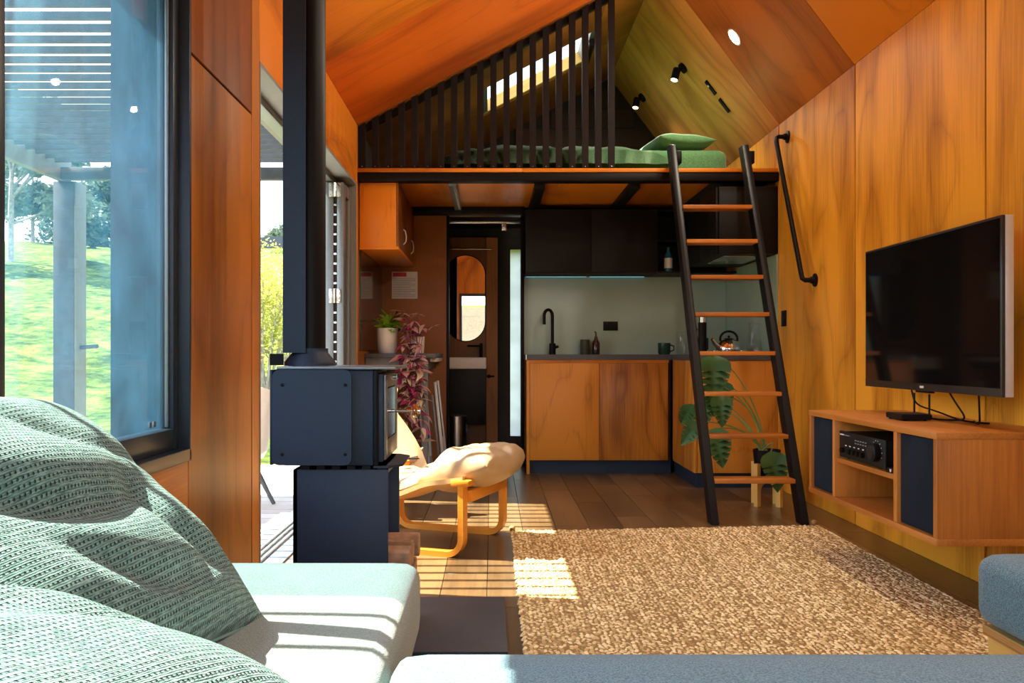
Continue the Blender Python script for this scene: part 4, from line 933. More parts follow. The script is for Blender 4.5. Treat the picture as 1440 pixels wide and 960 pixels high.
# french press, kettle and small steel pieces on the return
fp_ = thing('french_press', 'glass coffee press with chrome frame and dark coffee', 'coffee press', (1.56, 6.55, 0.908))
part_lathe('beaker', [(0.038, 0.915), (0.038, 1.045)], (1.56, 6.55, 0), 'jar', fp_, 20); part_lathe('coffee', [(0.034, 0.916), (0.034, 0.99)], (1.56, 6.55, 0), 'bottle', fp_, 20)
part_lathe('base', [(0.042, 0.9085), (0.042, 0.916)], (1.56, 6.55, 0), 'chrome', fp_, 20); part_lathe('lid', [(0.041, 1.045), (0.038, 1.058), (0.006, 1.064), (0.006, 1.09), (0.010, 1.1), (0.0, 1.108)], (1.56, 6.55, 0), 'chrome', fp_, 20)
part_tube('handle', [(1.60, 6.54, 1.04), (1.635, 6.53, 1.03), (1.635, 6.53, 0.95), (1.60, 6.54, 0.935)], 0.007, 'black', fp_, 8)
gr = thing('coffee_grinder', 'slim black coffee grinder with a silver cap', 'coffee grinder', (1.52, 6.22, 0.908))
part_lathe('body', [(0.034, 0.9085), (0.034, 1.02), (0.030, 1.03), (0.030, 1.14)], (1.52, 6.22, 0), 'black', gr, 20); part_lathe('cap', [(0.028, 1.14), (0.028, 1.185), (0.008, 1.19), (0.008, 1.205)], (1.52, 6.22, 0), 'chrome', gr, 20)
part_tube('crank', [(1.52, 6.22, 1.196), (1.45, 6.20, 1.196), (1.45, 6.20, 1.215)], 0.005, 'black', gr, 8)
kt = thing('kettle', 'round polished steel kettle with a black handle', 'kettle', (1.70, 6.18, 0.908))
part_lathe('body', [(0.075, 0.9085), (0.088, 0.925), (0.09, 0.955), (0.078, 0.99), (0.05, 1.012), (0.03, 1.018)], (1.70, 6.18, 0), 'chrome', kt, 28); part_lathe('lid', [(0.032, 1.018), (0.030, 1.024), (0.007, 1.028), (0.009, 1.042), (0.0, 1.046)], (1.70, 6.18, 0), 'black', kt, 20)
part_tube('spout', [(1.63, 6.15, 0.955), (1.585, 6.13, 0.99), (1.565, 6.12, 1.02)], [0.022, 0.015, 0.011], 'chrome', kt, 12)
part_tube('handle', [(1.64, 6.18, 1.005)] + [(1.70-0.062*math.cos(a), 6.18, 1.02+0.055*math.sin(a)) for a in [PI*i/10 for i in range(11)]] + [(1.76, 6.18, 1.005)], 0.008, 'black', kt, 10)
for x, y, lab in ((1.555, 5.98, 'small steel measuring cup nearest the cabinet corner'), (1.635, 5.95, 'small steel cup in front of the kettle'), (1.735, 5.95, 'small steel cup below the kettle handle'), (1.835, 5.97, 'small steel lid at the wall end of the worktop')):
    tag(part_lathe('steel_cup', [(0.020, 0.9085), (0.027, 0.92), (0.028, 0.938), (0.024, 0.938), (0.022, 0.915), (0.0, 0.913)], (x, y, 0), 'chrome', None, 18), lab, 'cup')
gc = tag(part_lathe('glass_carafe', [(0.052, 0.9085), (0.055, 0.915), (0.047, 1.0), (0.036, 1.09), (0.042, 1.13)], (1.86, 6.10, 0), 'jar', None, 26), 'clear glass carafe standing near the golden wall', 'carafe')
ws = thing('light_switch', 'black light switch on the golden wall below the handrail', 'switch', (1.935, 5.71, 1.13))
box('plate', (1.929, 1.9395, 5.665, 5.745, 1.095, 1.20), 'black', ws, 0.003); box('rocker', (1.926, 1.929, 5.695, 5.715, 1.16, 1.185), 'blackcab', ws, 0.001)

# ================================================================== LADDER AND HANDRAIL
la = thing('loft_ladder', 'black loft ladder with wooden treads', 'ladder', (1.43, 4.95, 0))
LB, LT = Vector((0, 4.62, 0.0)), Vector((0, 5.715, 2.30))
def ly(z): return LB.y + (LT.y-LB.y)*z/LT.z
for x in (1.188, 1.668):
    bm = bnew(); d = (LT-LB).normalized(); hw = 0.042/d.z
    prism(bm, [(ly(0)-hw, 0.0), (ly(0)+hw, 0.0), (ly(2.29)+hw, 2.29), (ly(2.29)-hw, 2.29)], 'x', x-0.021, x+0.021)
    bmesh.ops.bevel(bm, geom=bm.edges[:], offset=0.003, segments=1, affect='EDGES'); finish('rail', bm, 'black', la)
for i in range(8):
    z = 0.232*(i+1); y = ly(z)
    box('tread', (1.209, 1.647, y-0.062, y+0.062, z-0.024, z), 'walnut_x', la, 0.003)
for x in (1.188, 1.668): box('hook', (x+0.022, x+0.062, ly(2.2), LY-0.023, 2.17, 2.25), 'black', la, 0.003)
hr = thing('handrail', 'black pipe handrail bent to wall flanges', 'handrail', (1.9, 5.4, 1.36))
part_tube('pipe', [(1.935, 5.64, 2.335), (1.875, 5.64, 2.335), (1.862, 5.637, 2.325), (1.86, 5.63, 2.30), (1.86, 5.18, 1.40), (1.862, 5.165, 1.365), (1.875, 5.16, 1.355), (1.935, 5.16, 1.355)], 0.0145, 'black', hr, 12)
for y, z in ((5.64, 2.335), (5.16, 1.355)): part_lathe('flange', [(0.040, 0), (0.040, -0.008), (0.022, -0.012), (0.020, -0.03)], (1.9395, y, z), 'black', hr, 20, 'x')

# ================================================================== LOFT
rl = thing('loft_railing', 'slatted dark batten railing rising to the sloping ceiling', 'railing', (0, LY+0.03, 2.166))
for i in range(20):
    x = 0.812-0.0892*i
    bm = bnew(); prism(bm, [(x-0.0215, 2.1665), (x+0.0215, 2.1665), (x+0.0215, zl(x+0.0215)-0.003), (x-0.0215, zl(x-0.0215)-0.003)], 'y', LY+0.012, LY+0.046); s = finish('slat', bm, 'blackwood', rl)
    part_lathe('screw', [(0.003, 0), (0.003, -0.002)], (x, LY+0.012, 2.185), 'steel', s, 8, 'y')
bm = bnew(); prism(bm, [(XL+0.003, zl(XL)-0.045), (XM-0.03, zl(XM-0.03)-0.045), (XM-0.03, zl(XM-0.03)-0.004), (XL+0.003, zl(XL)-0.004)], 'y', LY+0.047, LY+0.085); finish('top_rail', bm, 'blackwood', rl)
bd = thing('loft_bed', 'low double mattress with rumpled green bedding in the loft', 'bed', (0.7, 6.8, 2.15))
finish('mattress', cushion_mesh(-0.30, 1.66, 6.05, 7.45, 2.1505, 2.355, 0.06, 0.0, 10), 'bedgreen', bd)
def duvet():
    bm = bnew(); n, m = 70, 36; g = []
    for i in range(n+1):
        a = -1+2*i/n
        row = []
        for j in range(m+1):
            b = -1+2*j/m
            x = 0.44+0.80*a; y = 6.70+0.74*b
            e = (1-abs(a)**6)*(1-abs(b)**5)
            drop = 0.17*(1-max(0, e)**0.4)
            wv = 0.022*noise.noise(Vector((x*4, y*4, 0)))+0.045*(1-abs(noise.noise(Vector((x*6+2, y*3, 1.7))))*1.6)-0.02
            row.append(bm.verts.new((x, y-0.02*(1-e)+0.030*noise.noise(Vector((x*11, 0, 3)))*min(1, max(0, (-b-0.55)/0.4)), 2.395-drop+wv*max(0.2, e))))
        g.append(row)
    for i in range(n):
        for j in range(m): bm.faces.new((g[i][j], g[i+1][j], g[i+1][j+1], g[i][j+1]))
    r = bmesh.ops.solidify(bm, geom=bm.faces[:], thickness=0.02)
    return bm
finish('duvet', duvet(), 'bedgreen', bd, ang=70)
for (x, y, z, rz, lab) in ((1.34, 6.34, 2.432, 0.15, 'plump green bed pillow beside the ladder top'), (1.36, 7.12, 2.432, 0.1, 'green bed pillow by the far loft wall')):
    me = pillow_mesh(0.42, 0.58, 0.13, [(0, 0, 0.7, 0.7, -0.012, 0.2, 0.6), (-0.3, 0.3, 0.9, -0.4, 0.01, 0.15, 0.5)], x+y, 24, 0.05); me.materials.append(M['bedgreen'])
    o = bpy.data.objects.new('bed_pillow', me); COL.objects.link(o); o.location = (x, y, z); o.rotation_euler = (0.0, 0.03, rz); tag(o, lab, 'pillow')
# lamps on the right slope
nR = Vector((-math.sin(AR), 0, -math.cos(AR)))       # into the room
def on_slope(x, y, d=0.0): return Vector((x, y, zr(x))) + nR*d
def slope_cyl(bm, p, r, d0, d1, n=20):
    tube(bm, [p+nR*d0, p+nR*d1], r, n)
for (x, y, lab) in ((1.564, 5.55, 'round recessed downlight in the dark ceiling sheet beside the loft edge'), (1.564, 4.35, 'added unseen fill downlight above the ladder foot'), (1.564, 3.15, 'added unseen fill downlight above the television'), (1.564, 1.95, 'added unseen fill downlight above the navy block cushion')):  # only the first is in view, the rest are added fill light
    p = on_slope(x, y); e = thing('downlight', lab, 'downlight', p, 0, 'downlights along the sloping ceiling')
    bm = bnew(); slope_cyl(bm, p, 0.062, 0.0005, 0.004, 28); finish('trim', bm, 'whiteplastic', e)
    bm = bnew(); slope_cyl(bm, p, 0.050, 0.004, 0.0055, 28); finish('lens', bm, 'lampglow', e)
    L = bpy.data.lights.new('downlight_lamp', 'AREA'); L.shape = 'DISK'; L.size = 0.09; L.energy = 6.0; L.color = (1.0, 0.86, 0.66)
    lo = bpy.data.objects.new('downlight_lamp', L); COL.objects.link(lo); lo.location = p+nR*0.02; lo.rotation_euler = nR.to_track_quat('-Z', 'Y').to_euler()
def spot(x, y, aim, label, lit):
    p = on_slope(x, y); e = thing('reading_lamp', label, 'lamp', p)
    bm = bnew(); slope_cyl(bm, p, 0.042, 0.0005, 0.022); finish('base', bm, 'black', e)
    q = p+nR*0.075; part_tube('arm', [p+nR*0.022, q], 0.008, 'black', e, 8)
    a = Vector(aim).normalized(); part_tube('head', [q-a*0.035, q+a*0.055], 0.030, 'black', e, 18)
    part_tube('lens', [q+a*0.0552, q+a*0.057], 0.025, lit, e, 18)
    L = bpy.data.lights.new('reading_bulb', 'SPOT'); L.energy = 18.0; L.spot_size = 2.5; L.spot_blend = 0.6; L.color = (1.0, 0.85, 0.6); L.shadow_soft_size = 0.025
    lo = bpy.data.objects.new('reading_bulb', L); COL.objects.link(lo); lo.location = q+a*0.07; lo.rotation_euler = a.to_track_quat('-Z', 'Y').to_euler()
spot(1.46, 6.55, (-0.25, -0.1, -0.9), 'black reading lamp high on the sloping ceiling', 'lampglow')
spot(1.36, 7.75, (-0.2, -0.2, -1.0), 'black reading lamp low over the bed head', 'spotglow')
for (x, y, lab) in ((1.62, 6.36, 'black light switch with a white button on the loft slope'), (1.72, 6.36, 'plain black socket plate below the loft switch')):
    c = on_slope(x, y, 0.006); e = thing('switch_plate', lab, 'switch', c)
    d = Vector((math.cos(AR), 0, -math.sin(AR)))
    bm = bnew(); beam(bm, c-d*0.062, c+d*0.062, 0.046, 0.010, Vector((0, 1, 0)), 0.002); finish('plate', bm, 'black', e)
    if 'white' in lab: part_tube('button', [c-d*0.02+nR*0.005, c-d*0.02+nR*0.009], 0.009, 'whiteplastic', e, 12)

# ================================================================== LEFT BACK CORNER
lcp = thing('wall_cupboard', 'orange ply wall cupboard above the left bench', 'cupboard', (-0.77, 6.45, 1.62))
box('end_panel', (-0.905, -0.655, 5.872, 5.890, 1.645, 2.080), 'orange_z', lcp, 0.001); box('bottom', (-0.905, -0.640, 5.870, 7.035, 1.625, 1.645), 'orange_y', lcp, 0.001)
box('carcass', (-0.905, -0.660, 5.891, 7.035, 1.646, 2.080), 'brown_y', lcp)
for a, b_ in ((5.872, 6.45), (6.453, 7.03)):
    d = box('door', (-0.6545, -0.640, a, b_, 1.646, 2.080), 'brown_y', lcp, 0.001)
    part_tube('pull_loop', [(-0.640, b_-0.25, 1.70), (-0.622, b_-0.24, 1.72), (-0.620, b_-0.235, 1.76), (-0.628, b_-0.23, 1.80), (-0.6395, b_-0.225, 1.81)], 0.0045, 'paper', d, 6)
tag(box('glossy_panel', (XL+0.0005, XL+0.010, 5.90, 7.036, 0.94, 1.62), 'darkglass', None), 'dark glossy panel on the left wall above the bench', 'panel')
bn = thing('side_bench', 'grey bench shelf carrying the white plant pots', 'bench', (-0.66, 6.6, 0.8))
box('top', (-0.905, -0.40, 6.12, 7.036, 0.885, 0.915), 'stone', bn, 0.002); box('apron', (-0.905, -0.46, 6.16, 7.036, 0.80, 0.8845), 'greybox', bn)
box('sunlit_end', (-0.455, -0.405, 6.30, 7.0, 0.855, 0.8845), 'whiteplastic', bn, 0.002)  # pale strip painting daylight on the bench's right end
box('leg', (-0.50, -0.46, 6.16, 6.20, 0.0, 0.80), 'greybox', bn, 0.002); box('leg', (-0.905, -0.865, 6.16, 6.20, 0.0, 0.80), 'greybox', bn, 0.002)
nt_ = thing('notice_sheet', 'white notice sheet with a red heading on the ply partition', 'notice', (-0.715, YP-0.002, 1.47))
box('sheet', (-0.82, -0.61, YP-0.0025, YP-0.0005, 1.365, 1.585), 'paper', nt_); box('red_heading', (-0.812, -0.70, YP-0.0032, YP-0.0026, 1.545, 1.578), 'redink', nt_)
for k in range(11): box('text_line', (-0.812, -0.625-(0.04 if k % 3 == 2 else 0), YP-0.0031, YP-0.0026, 1.525-k*0.0145, 1.5285-k*0.0145), 'ink', nt_)
# leaf helper
def leaf_mesh(name, L, Wd, mat, fold=0.25, droop=0.35, n=6, split=0):
    bm = bnew(); rows = []
    for i in range(n+1):
        t_ = i/n; w = Wd*math.sin(PI*min(1, t_**0.75*0.98+0.02))*(1-0.15*t_)
        if split and i % 2 == 1 and 0 < i < n: w *= (1-split)
        x = L*t_; z = -droop*L*t_*t_
        rows.append([bm.verts.new((x, -w/2, z+fold*w/2)), bm.verts.new((x, 0, z)), bm.verts.new((x, w/2, z+fold*w/2))])
    for a, b in zip(rows[:-1], rows[1:]):
        for k in range(2): bm.faces.new((a[k], a[k+1], b[k+1], b[k]))
    bmesh.ops.remove_doubles(bm, verts=bm.verts, dist=0.0003)
    me = bpy.data.meshes.new(name); bm.to_mesh(me); bm.free(); me.shade_smooth(); me.materials.append(M[mat]); return me
def put_leaf(me, parent, pos, dirv, up=Vector((0, 0, 1)), s=1.0, roll=0.0, name='leaf'):
    o = bpy.data.objects.new(name, me); COL.objects.link(o); o.parent = parent
    x = Vector(dirv).normalized(); y = Vector(up).cross(x)
    if y.length < 1e-3: y = Vector((0, 1, 0))
    y.normalize(); z = x.cross(y); m = Matrix((x, y, z)).transposed().to_4x4() @ Matrix.Rotation(roll, 4, 'X')
    o.matrix_basis = Matrix.Translation(Vector(pos)-Vector(parent.location)) @ m @ Matrix.Scale(s, 4); return o
# pothos
pp_ = thing('potted_pothos', 'lime green leafy plant in a white ceramic pot', 'plant', (-0.765, 6.28, 0.915))
part_lathe('pot', [(0.062, 0.9155), (0.070, 0.925), (0.076, 1.10), (0.070, 1.10), (0.066, 1.07), (0, 1.068)], (-0.765, 6.28, 0), 'white', pp_, 28)
part_lathe('soil', [(0.066, 1.068), (0.0, 1.074)], (-0.765, 6.28, 0), 'soil', pp_, 20, cap=False) if False else None
pm_ = [leaf_mesh('leaf', 0.095, 0.048, 'pothos', 0.3, 0.5), leaf_mesh('leaf', 0.075, 0.040, 'pothos', 0.3, 0.2)]
for k in range(58):
    a = R.uniform(0, 2*PI); el = R.uniform(-0.25, 1.2); r0 = R.uniform(0.0, 0.075)
    p = Vector((-0.765+r0*math.cos(a), 6.28+r0*math.sin(a), 1.085+R.uniform(0, 0.085)*(1.2-r0*6)))
    if p.x+0.1*math.cos(a)*math.cos(el) < -0.885: continue
    put_leaf(R.choice(pm_), pp_, p, (math.cos(a)*math.cos(el), math.sin(a)*math.cos(el), math.sin(el)), s=R.uniform(0.75, 1.2), roll=R.uniform(-0.5, 0.5))
bm = bnew()
for k in range(14):
    a = k*0.45; tube(bm, [(-0.765, 6.28, 1.05), (-0.765+0.05*math.cos(a), 6.28+0.05*math.sin(a), 1.12+0.02*(k % 3))], 0.003, 5)
finish('stems', bm, 'stem', pp_)
# tradescantia trailing over the bench edge
TX, TYc = -0.54, 6.10
tr = thing('trailing_plant', 'trailing purple and cream leaved plant in a small pale pot', 'plant', (-0.56, 6.30, 0.915))
part_lathe('pot', [(0.040, 0.9155), (0.046, 0.92), (0.052, 1.04), (0.047, 1.04), (0.044, 1.01), (0, 1.008)], (-0.545, 6.30, 0), 'white', tr, 24)
tl_ = {k: leaf_mesh('leaf', 0.085, 0.032, k, 0.35, 0.25) for k in ('leaf_purple', 'leaf_pink', 'leaf_cream', 'leaf_dark')}
vines = bnew(); nl = 0
for k in range(15):
    a = R.uniform(-2.6, -0.5); ln = R.uniform(0.10, 0.62) if k > 4 else R.uniform(0.42, 0.68)
    p = [Vector((-0.545+R.uniform(-0.03, 0.03), 6.29, 1.03)), Vector((-0.56+R.uniform(-0.10, 0.11), 6.18, 1.06+R.uniform(-0.02, 0.09)))]
    x = -0.57+R.uniform(-0.10, 0.13)*(1.25-ln*1.1); z = 1.0
    yv = 6.085+R.uniform(-0.03, 0.015)
    p.append(Vector((x, yv, 0.97)))
    steps = int(ln/0.05)
    for s in range(steps):
        x += R.uniform(-0.012, 0.012); p.append(Vector((x, yv+R.uniform(-0.01, 0.01), 0.94-0.05*(s+1))))
    tube(vines, p, 0.0025, 5)
    for i, q in enumerate(p[1:]):
        for rep in range(2):
            low = q.z < 0.62
            c = R.choices(('leaf_purple', 'leaf_pink', 'leaf_cream', 'leaf_dark'), (3, 4, 3, 1.5) if not low else (3, 2, 5, 0.5))[0]
            b = R.uniform(0, 2*PI); d = (math.cos(b), -abs(math.sin(b))*0.8-0.1, R.uniform(-0.7, 0.35))
            if nl < 280: put_leaf(tl_[c], tr, q, d, s=R.uniform(0.7, 1.25), roll=R.uniform(-1, 1)); nl += 1
for k in range(10):
    q = Vector((-0.545+R.uniform(-0.15, 0.16), 6.25+R.uniform(-0.08, 0.05), 1.08+R.uniform(-0.02, 0.15)))
    tube(vines, [Vector((-0.545, 6.29, 1.03)), (q+Vector((-0.545, 6.29, 1.10)))/2, q], 0.0025, 5)
    for rep in range(3):
        b = R.uniform(0, 2*PI); put_leaf(tl_[R.choice(('leaf_pink', 'leaf_dark', 'leaf_cream'))], tr, q, (math.cos(b), math.sin(b), R.uniform(-0.3, 0.6)), s=R.uniform(0.6, 0.95))
finish('vines', vines, 'vine', tr)
# folded chairs leaning on the partition
def folded_chair(y, x, lean, label):
    e = thing('folding_chair', label, 'folding chair', (x, y, 0), 0, None)
    for dx in (0.0,):
        for s, nm in ((0.0, 'frame_rail'), (0.34, 'frame_rail')):
            bm = bnew(); beam(bm, (x, y+s*0.9, 0.005), (x-lean, y+s*0.9, 0.70), 0.022, 0.022, Vector((0, 1, 0)), 0.003); finish(nm, bm, 'silver', e)
        bm = bnew(); beam(bm, (x-0.03, y-0.01, 0.005), (x-lean-0.02, y-0.01, 0.60), 0.016, 0.016, Vector((0, 1, 0)), 0.003); finish('leg', bm, 'alug', e)
        bm = bnew(); beam(bm, (x-lean*0.35-0.008, y+0.153, 0.26), (x-lean*0.97-0.008, y+0.153, 0.67), 0.28, 0.012, Vector((0, 1, 0)), 0.003); finish('seat_panel', bm, 'black', e)
        box('crossbar', (x-lean*0.15-0.009, x-lean*0.15+0.009, y+0.011, y+0.295, 0.10, 0.12), 'silver', e, 0.002)
folded_chair(6.55, -0.36, 0.075, 'folded silver framed chair leaning under the bench end')
folded_chair(6.40, -0.47, 0.05, 'folded dark chair tucked behind the trailing plant')
bi = thing('pedal_bin', 'slim brushed steel bin inside the bathroom doorway', 'bin', (-0.305, 7.35, 0))
part_lathe('body', [(0.085, 0.0005), (0.09, 0.02), (0.09, 0.36)], (-0.305, 7.35, 0), 'steel', bi, 28); part_lathe('lid', [(0.092, 0.361), (0.092, 0.385), (0.06, 0.40), (0, 0.402)], (-0.305, 7.35, 0), 'steel', bi, 28)
# bathroom vanity, mirror
va = thing('vanity', 'narrow black bathroom vanity with a pale basin', 'vanity', (-0.25, 7.7, 0.29))
box('cabinet', (-0.46, -0.058, 7.56, 7.879, 0.29, 0.78), 'blackcab', va, 0.002)
bs = box('basin', (-0.465, -0.052, 7.545, 7.879, 0.781, 0.882), 'white', va, 0.008, 3)
bt = thing('basin_tap', 'black basin tap in front of the oval mirror', 'tap', (-0.10, 7.80, 0.882))
part_tube('body', [(-0.10, 7.80, 0.8825), (-0.10, 7.80, 1.01)], 0.014, 'black', bt, 12); part_tube('spout', [(-0.10, 7.80, 0.97), (-0.12, 7.74, 0.985), (-0.22, 7.68, 0.985)], 0.009, 'black', bt, 10)
mi = thing('oval_mirror', 'tall pill shaped mirror above the basin', 'mirror', (-0.25, 7.87, 1.43))
def pill(x0, x1, z0, z1, n=14):
    r = (x1-x0)/2; cx = (x0+x1)/2; return [(cx+r*math.cos(PI*i/n), z1-r+r*math.sin(PI*i/n)) for i in range(n+1)] + [(cx+r*math.cos(PI+PI*i/n), z0+r+r*math.sin(PI+PI*i/n)) for i in range(n+1)]
bm = bnew(); prism(bm, pill(-0.425, -0.058, 1.025, 1.820), 'y', 7.868, 7.8795); finish('frame', bm, 'black', mi, ang=60)
bm = bnew(); prism(bm, pill(-0.418, -0.065, 1.032, 1.813), 'y', 7.8665, 7.8678); finish('mirror_glass', bm, 'mirror', mi, smooth=False)

# ================================================================== MONSTERA ON ITS STOOL
sx, sy = 1.66, 5.20
ps = thing('plant_stool', 'small pale ply plant stool behind the ladder', 'stool', (sx, sy, 0))
for r_ in (0, 1):
    bm = bnew()
    L = 0.105
    prof = [(-L, 0.0), (-L+0.032, 0.0), (-L+0.032, 0.09)] + [( -0.073*math.cos(PI*i/8), 0.09+0.05*math.sin(PI*i/8)) for i in range(9)] + [(L-0.032, 0.0), (L, 0.0), (L, 0.255), (L-0.03, 0.255), (L-0.03, 0.165), (-L+0.03, 0.165), (-L+0.03, 0.255), (-L, 0.255)]
    if r_: prof = [(a, b if b < 0.15 else min(b, 0.255)) for a, b in prof]
    prism(bm, prof, 'y', -0.013, 0.013)
    rot = Matrix.Rotation(math.radians(35+90*r_), 4, 'Z')
    for v in bm.verts: v.co = Matrix.Translation((sx, sy, 0)) @ (rot @ v.co)
    finish('cross_frame', bm, 'pine_z', ps, ang=30)
mo = thing('monstera', 'monstera with drooping split leaves in a black pot', 'plant', (sx, sy, 0.166))
part_lathe('pot', [(0.060, 0.1665), (0.066, 0.175), (0.082, 0.335), (0.076, 0.335), (0.070, 0.315), (0, 0.313)], (sx, sy, 0), 'black', mo, 28)
LV = [((1.345, 5.22, 0.905), (-0.05, -0.35, -1.0), 1.35), ((1.335, 5.26, 0.735), (0.12, -0.3, -1.0), 1.0), ((1.375, 5.20, 0.665), (0.05, -0.45, -1.0), 0.95), ((1.40, 5.28, 0.735), (0.25, -0.5, -0.9), 0.85), ((1.32, 5.14, 0.465), (0.25, -0.4, -1.0), 1.15), ((1.25, 5.22, 0.50), (-0.6, -0.3, -0.75), 0.85), ((1.24, 5.32, 0.60), (-0.4, 0.3, -0.9), 0.8), ((1.645, 5.08, 0.335), (0.15, -0.45, -1.0), 1.15), ((1.30, 5.3, 0.62), (-0.1, -0.3, -0.9), 0.9)]
def monstera_mesh(L, Wd):
    # heart shaped blade with a few deep slots cut in from the margin
    bm = bnew(); rows = []
    T = [(0.0, 0.25), (0.05, 0.75), (0.14, 0.96), (0.26, 1.0)]
    for c, w in ((0.36, 0.97), (0.50, 0.86), (0.64, 0.70), (0.78, 0.48)): T += [(c-0.018, w), (c, 0.34*w), (c+0.018, w*0.97)]
    T += [(0.90, 0.24), (1.0, 0.01)]
    for t_, w in T:
        w *= Wd; x = L*t_-0.10*L*(1 if t_ < 0.2 else 0)*0; z = -0.32*L*t_*t_
        rows.append([bm.verts.new((x-0.22*w if False else x+0.10*w, -w/2, z+0.13*w)), bm.verts.new((x, -w/4, z+0.075*w)), bm.verts.new((x, 0, z)), bm.verts.new((x, w/4, z+0.075*w)), bm.verts.new((x+0.10*w, w/2, z+0.13*w))])
    for a, b in zip(rows[:-1], rows[1:]):
        for k in range(4): bm.faces.new((a[k], a[k+1], b[k+1], b[k]))
    me = bpy.data.meshes.new('leaf'); bm.to_mesh(me); bm.free(); me.shade_smooth(); me.materials.append(M['monstera']); return me
mm_ = monstera_mesh(0.20, 0.145)
for i, (p, d, s) in enumerate(LV):
    put_leaf(mm_, mo, p, d, Vector((0, -1, 0.25)), s)
    q = Vector((sx-0.01*i*0.5, sy, 0.32)); P = Vector(p); mid = (q+P)/2 + Vector((0.08, 0.02, 0.16 if P.z > 0.5 else 0.10))
    pts = [q*(1-t_)**2 + mid*2*t_*(1-t_) + P*t_*t_ for t_ in [k/12 for k in range(13)]]
    part_tube('stem', pts, [0.006-0.003*k/12 for k in range(13)], 'stem', mo, 7)
# ================================================================== OUTSIDE
def terrain(x, y):
    r = math.hypot(x, y-2); t_ = min(1, max(0, (r-9)/62)); s = t_*t_*(3-2*t_)
    f = min(1, max(0, (y+12)/20)); z = -0.75 + (6.0+3.6*f)*s - max(0, r-71)*0.03
    k = min(1, max(0, (r-8)/14))
    return z + k*(0.45*noise.noise(Vector((x*0.10, y*0.10, 0.4))) + 0.16*noise.noise(Vector((x*0.42, y*0.42, 2.0))) + 0.07*noise.noise(Vector((x*1.1, y*1.1, 5.0))))
V, F = [], []; NA = 260; RR = [0.5+0.6*i for i in range(14)] + [8.9*1.05**i for i in range(1, 56)]
for r in RR:
    for k in range(NA):
        a = 2*PI*k/NA; x, y = r*math.cos(a), 2+r*math.sin(a); V.append((x, y, terrain(x, y)))
for i in range(len(RR)-1):
    for k in range(NA): F.append((i*NA+k, i*NA+(k+1) % NA, (i+1)*NA+(k+1) % NA, (i+1)*NA+k))
F.append(tuple(reversed(range(NA)))) if False else None
me = bpy.data.meshes.new('ground'); me.from_pydata(V, [], F); me.shade_smooth(); me.materials.append(M['ground'])
gd = bpy.data.objects.new('ground', me); COL.objects.link(gd); struct(gd, 'bright green grassy hillside with a gravel yard')
# deck
dk = struct(box('deck', (-3.15, XLo-0.022, 1.4, 7.4, -0.16, -0.058), 'gap'), 'weathered grey timber deck outside the door')
bm = bnew(); abox(bm, -1.0, 1.0, -0.068, 0.068, -0.012, 0.012, 0.003, 1); tmp = finish('deck_board', bm, 'deck', dk); dm = tmp.data; bpy.data.objects.remove(tmp)
y = 1.47
while y < 7.38:
    o = bpy.data.objects.new('deck_board', dm); COL.objects.link(o); o.parent = dk; o.location = Vector(((-3.15+XLo-0.022)/2, y, -0.044)) - dk.location; o.scale = ((3.15+XLo-0.022)/2, 1, 1); y += 0.142
for x in (-3.05, -1.3):
    for y in (1.5, 4.4, 7.3): box('pile', (x-0.06, x+0.06, y-0.06, y+0.06, terrain(x, y)-0.1, -0.16), 'post', dk)
# pergola
pg = thing('pergola', 'dark pergola of thin slats over the deck', 'pergola', (-2.0, 4.3, -0.03))
PX0, PX1, PZ = -2.86, XLo-0.003, 2.13
y = 3.12
bm = bnew(); abox(bm, -(PX1-PX0)/2, (PX1-PX0)/2, -0.012, 0.012, -0.0135, 0.0135); tmp = finish('slat', bm, 'post', pg); sm = tmp.data; bpy.data.objects.remove(tmp)
while y < 5.66:
    o = bpy.data.objects.new('slat', sm); COL.objects.link(o); o.parent = pg; o.location = Vector(((PX0+PX1)/2, y, PZ+0.053)) - pg.location; y += 0.12
for y in (1.62, 1.80): 
    o = bpy.data.objects.new('slat', sm); COL.objects.link(o); o.parent = pg; o.location = Vector(((PX0+PX1)/2, y, PZ+0.053)) - pg.location
box('outer_beam', (PX0-0.05, PX0, 1.50, 5.85, PZ-0.06, PZ+0.10), 'bulb', pg, 0.003)
box('wall_beam', (PX1-0.045, PX1, 1.50, 5.75, PZ-0.02, PZ+0.0385), 'post', pg, 0.003)
box('end_beam', (PX0, PX1, 5.70, 5.76, PZ-0.06, PZ+0.02), 'post', pg, 0.003)
box('roof_sheet', (PX0, PX1-0.046, 1.92, 3.06, PZ+0.067, PZ+0.073), 'polycarb', pg)
for y in (5.76, 1.56):
    box('post', (-2.94, -2.80, y, y+0.16, -0.031, PZ-0.061), 'post', pg, 0.004); 
box('post_facing', (-2.7995, -2.79, 5.765, 5.915, -0.031, PZ-0.061), 'bulb', pg, 0.001)
part_tube('post_hook', [(-2.79, 5.83, 0.955), (-2.66, 5.80, 0.965)], 0.014, 'post', pg, 8)
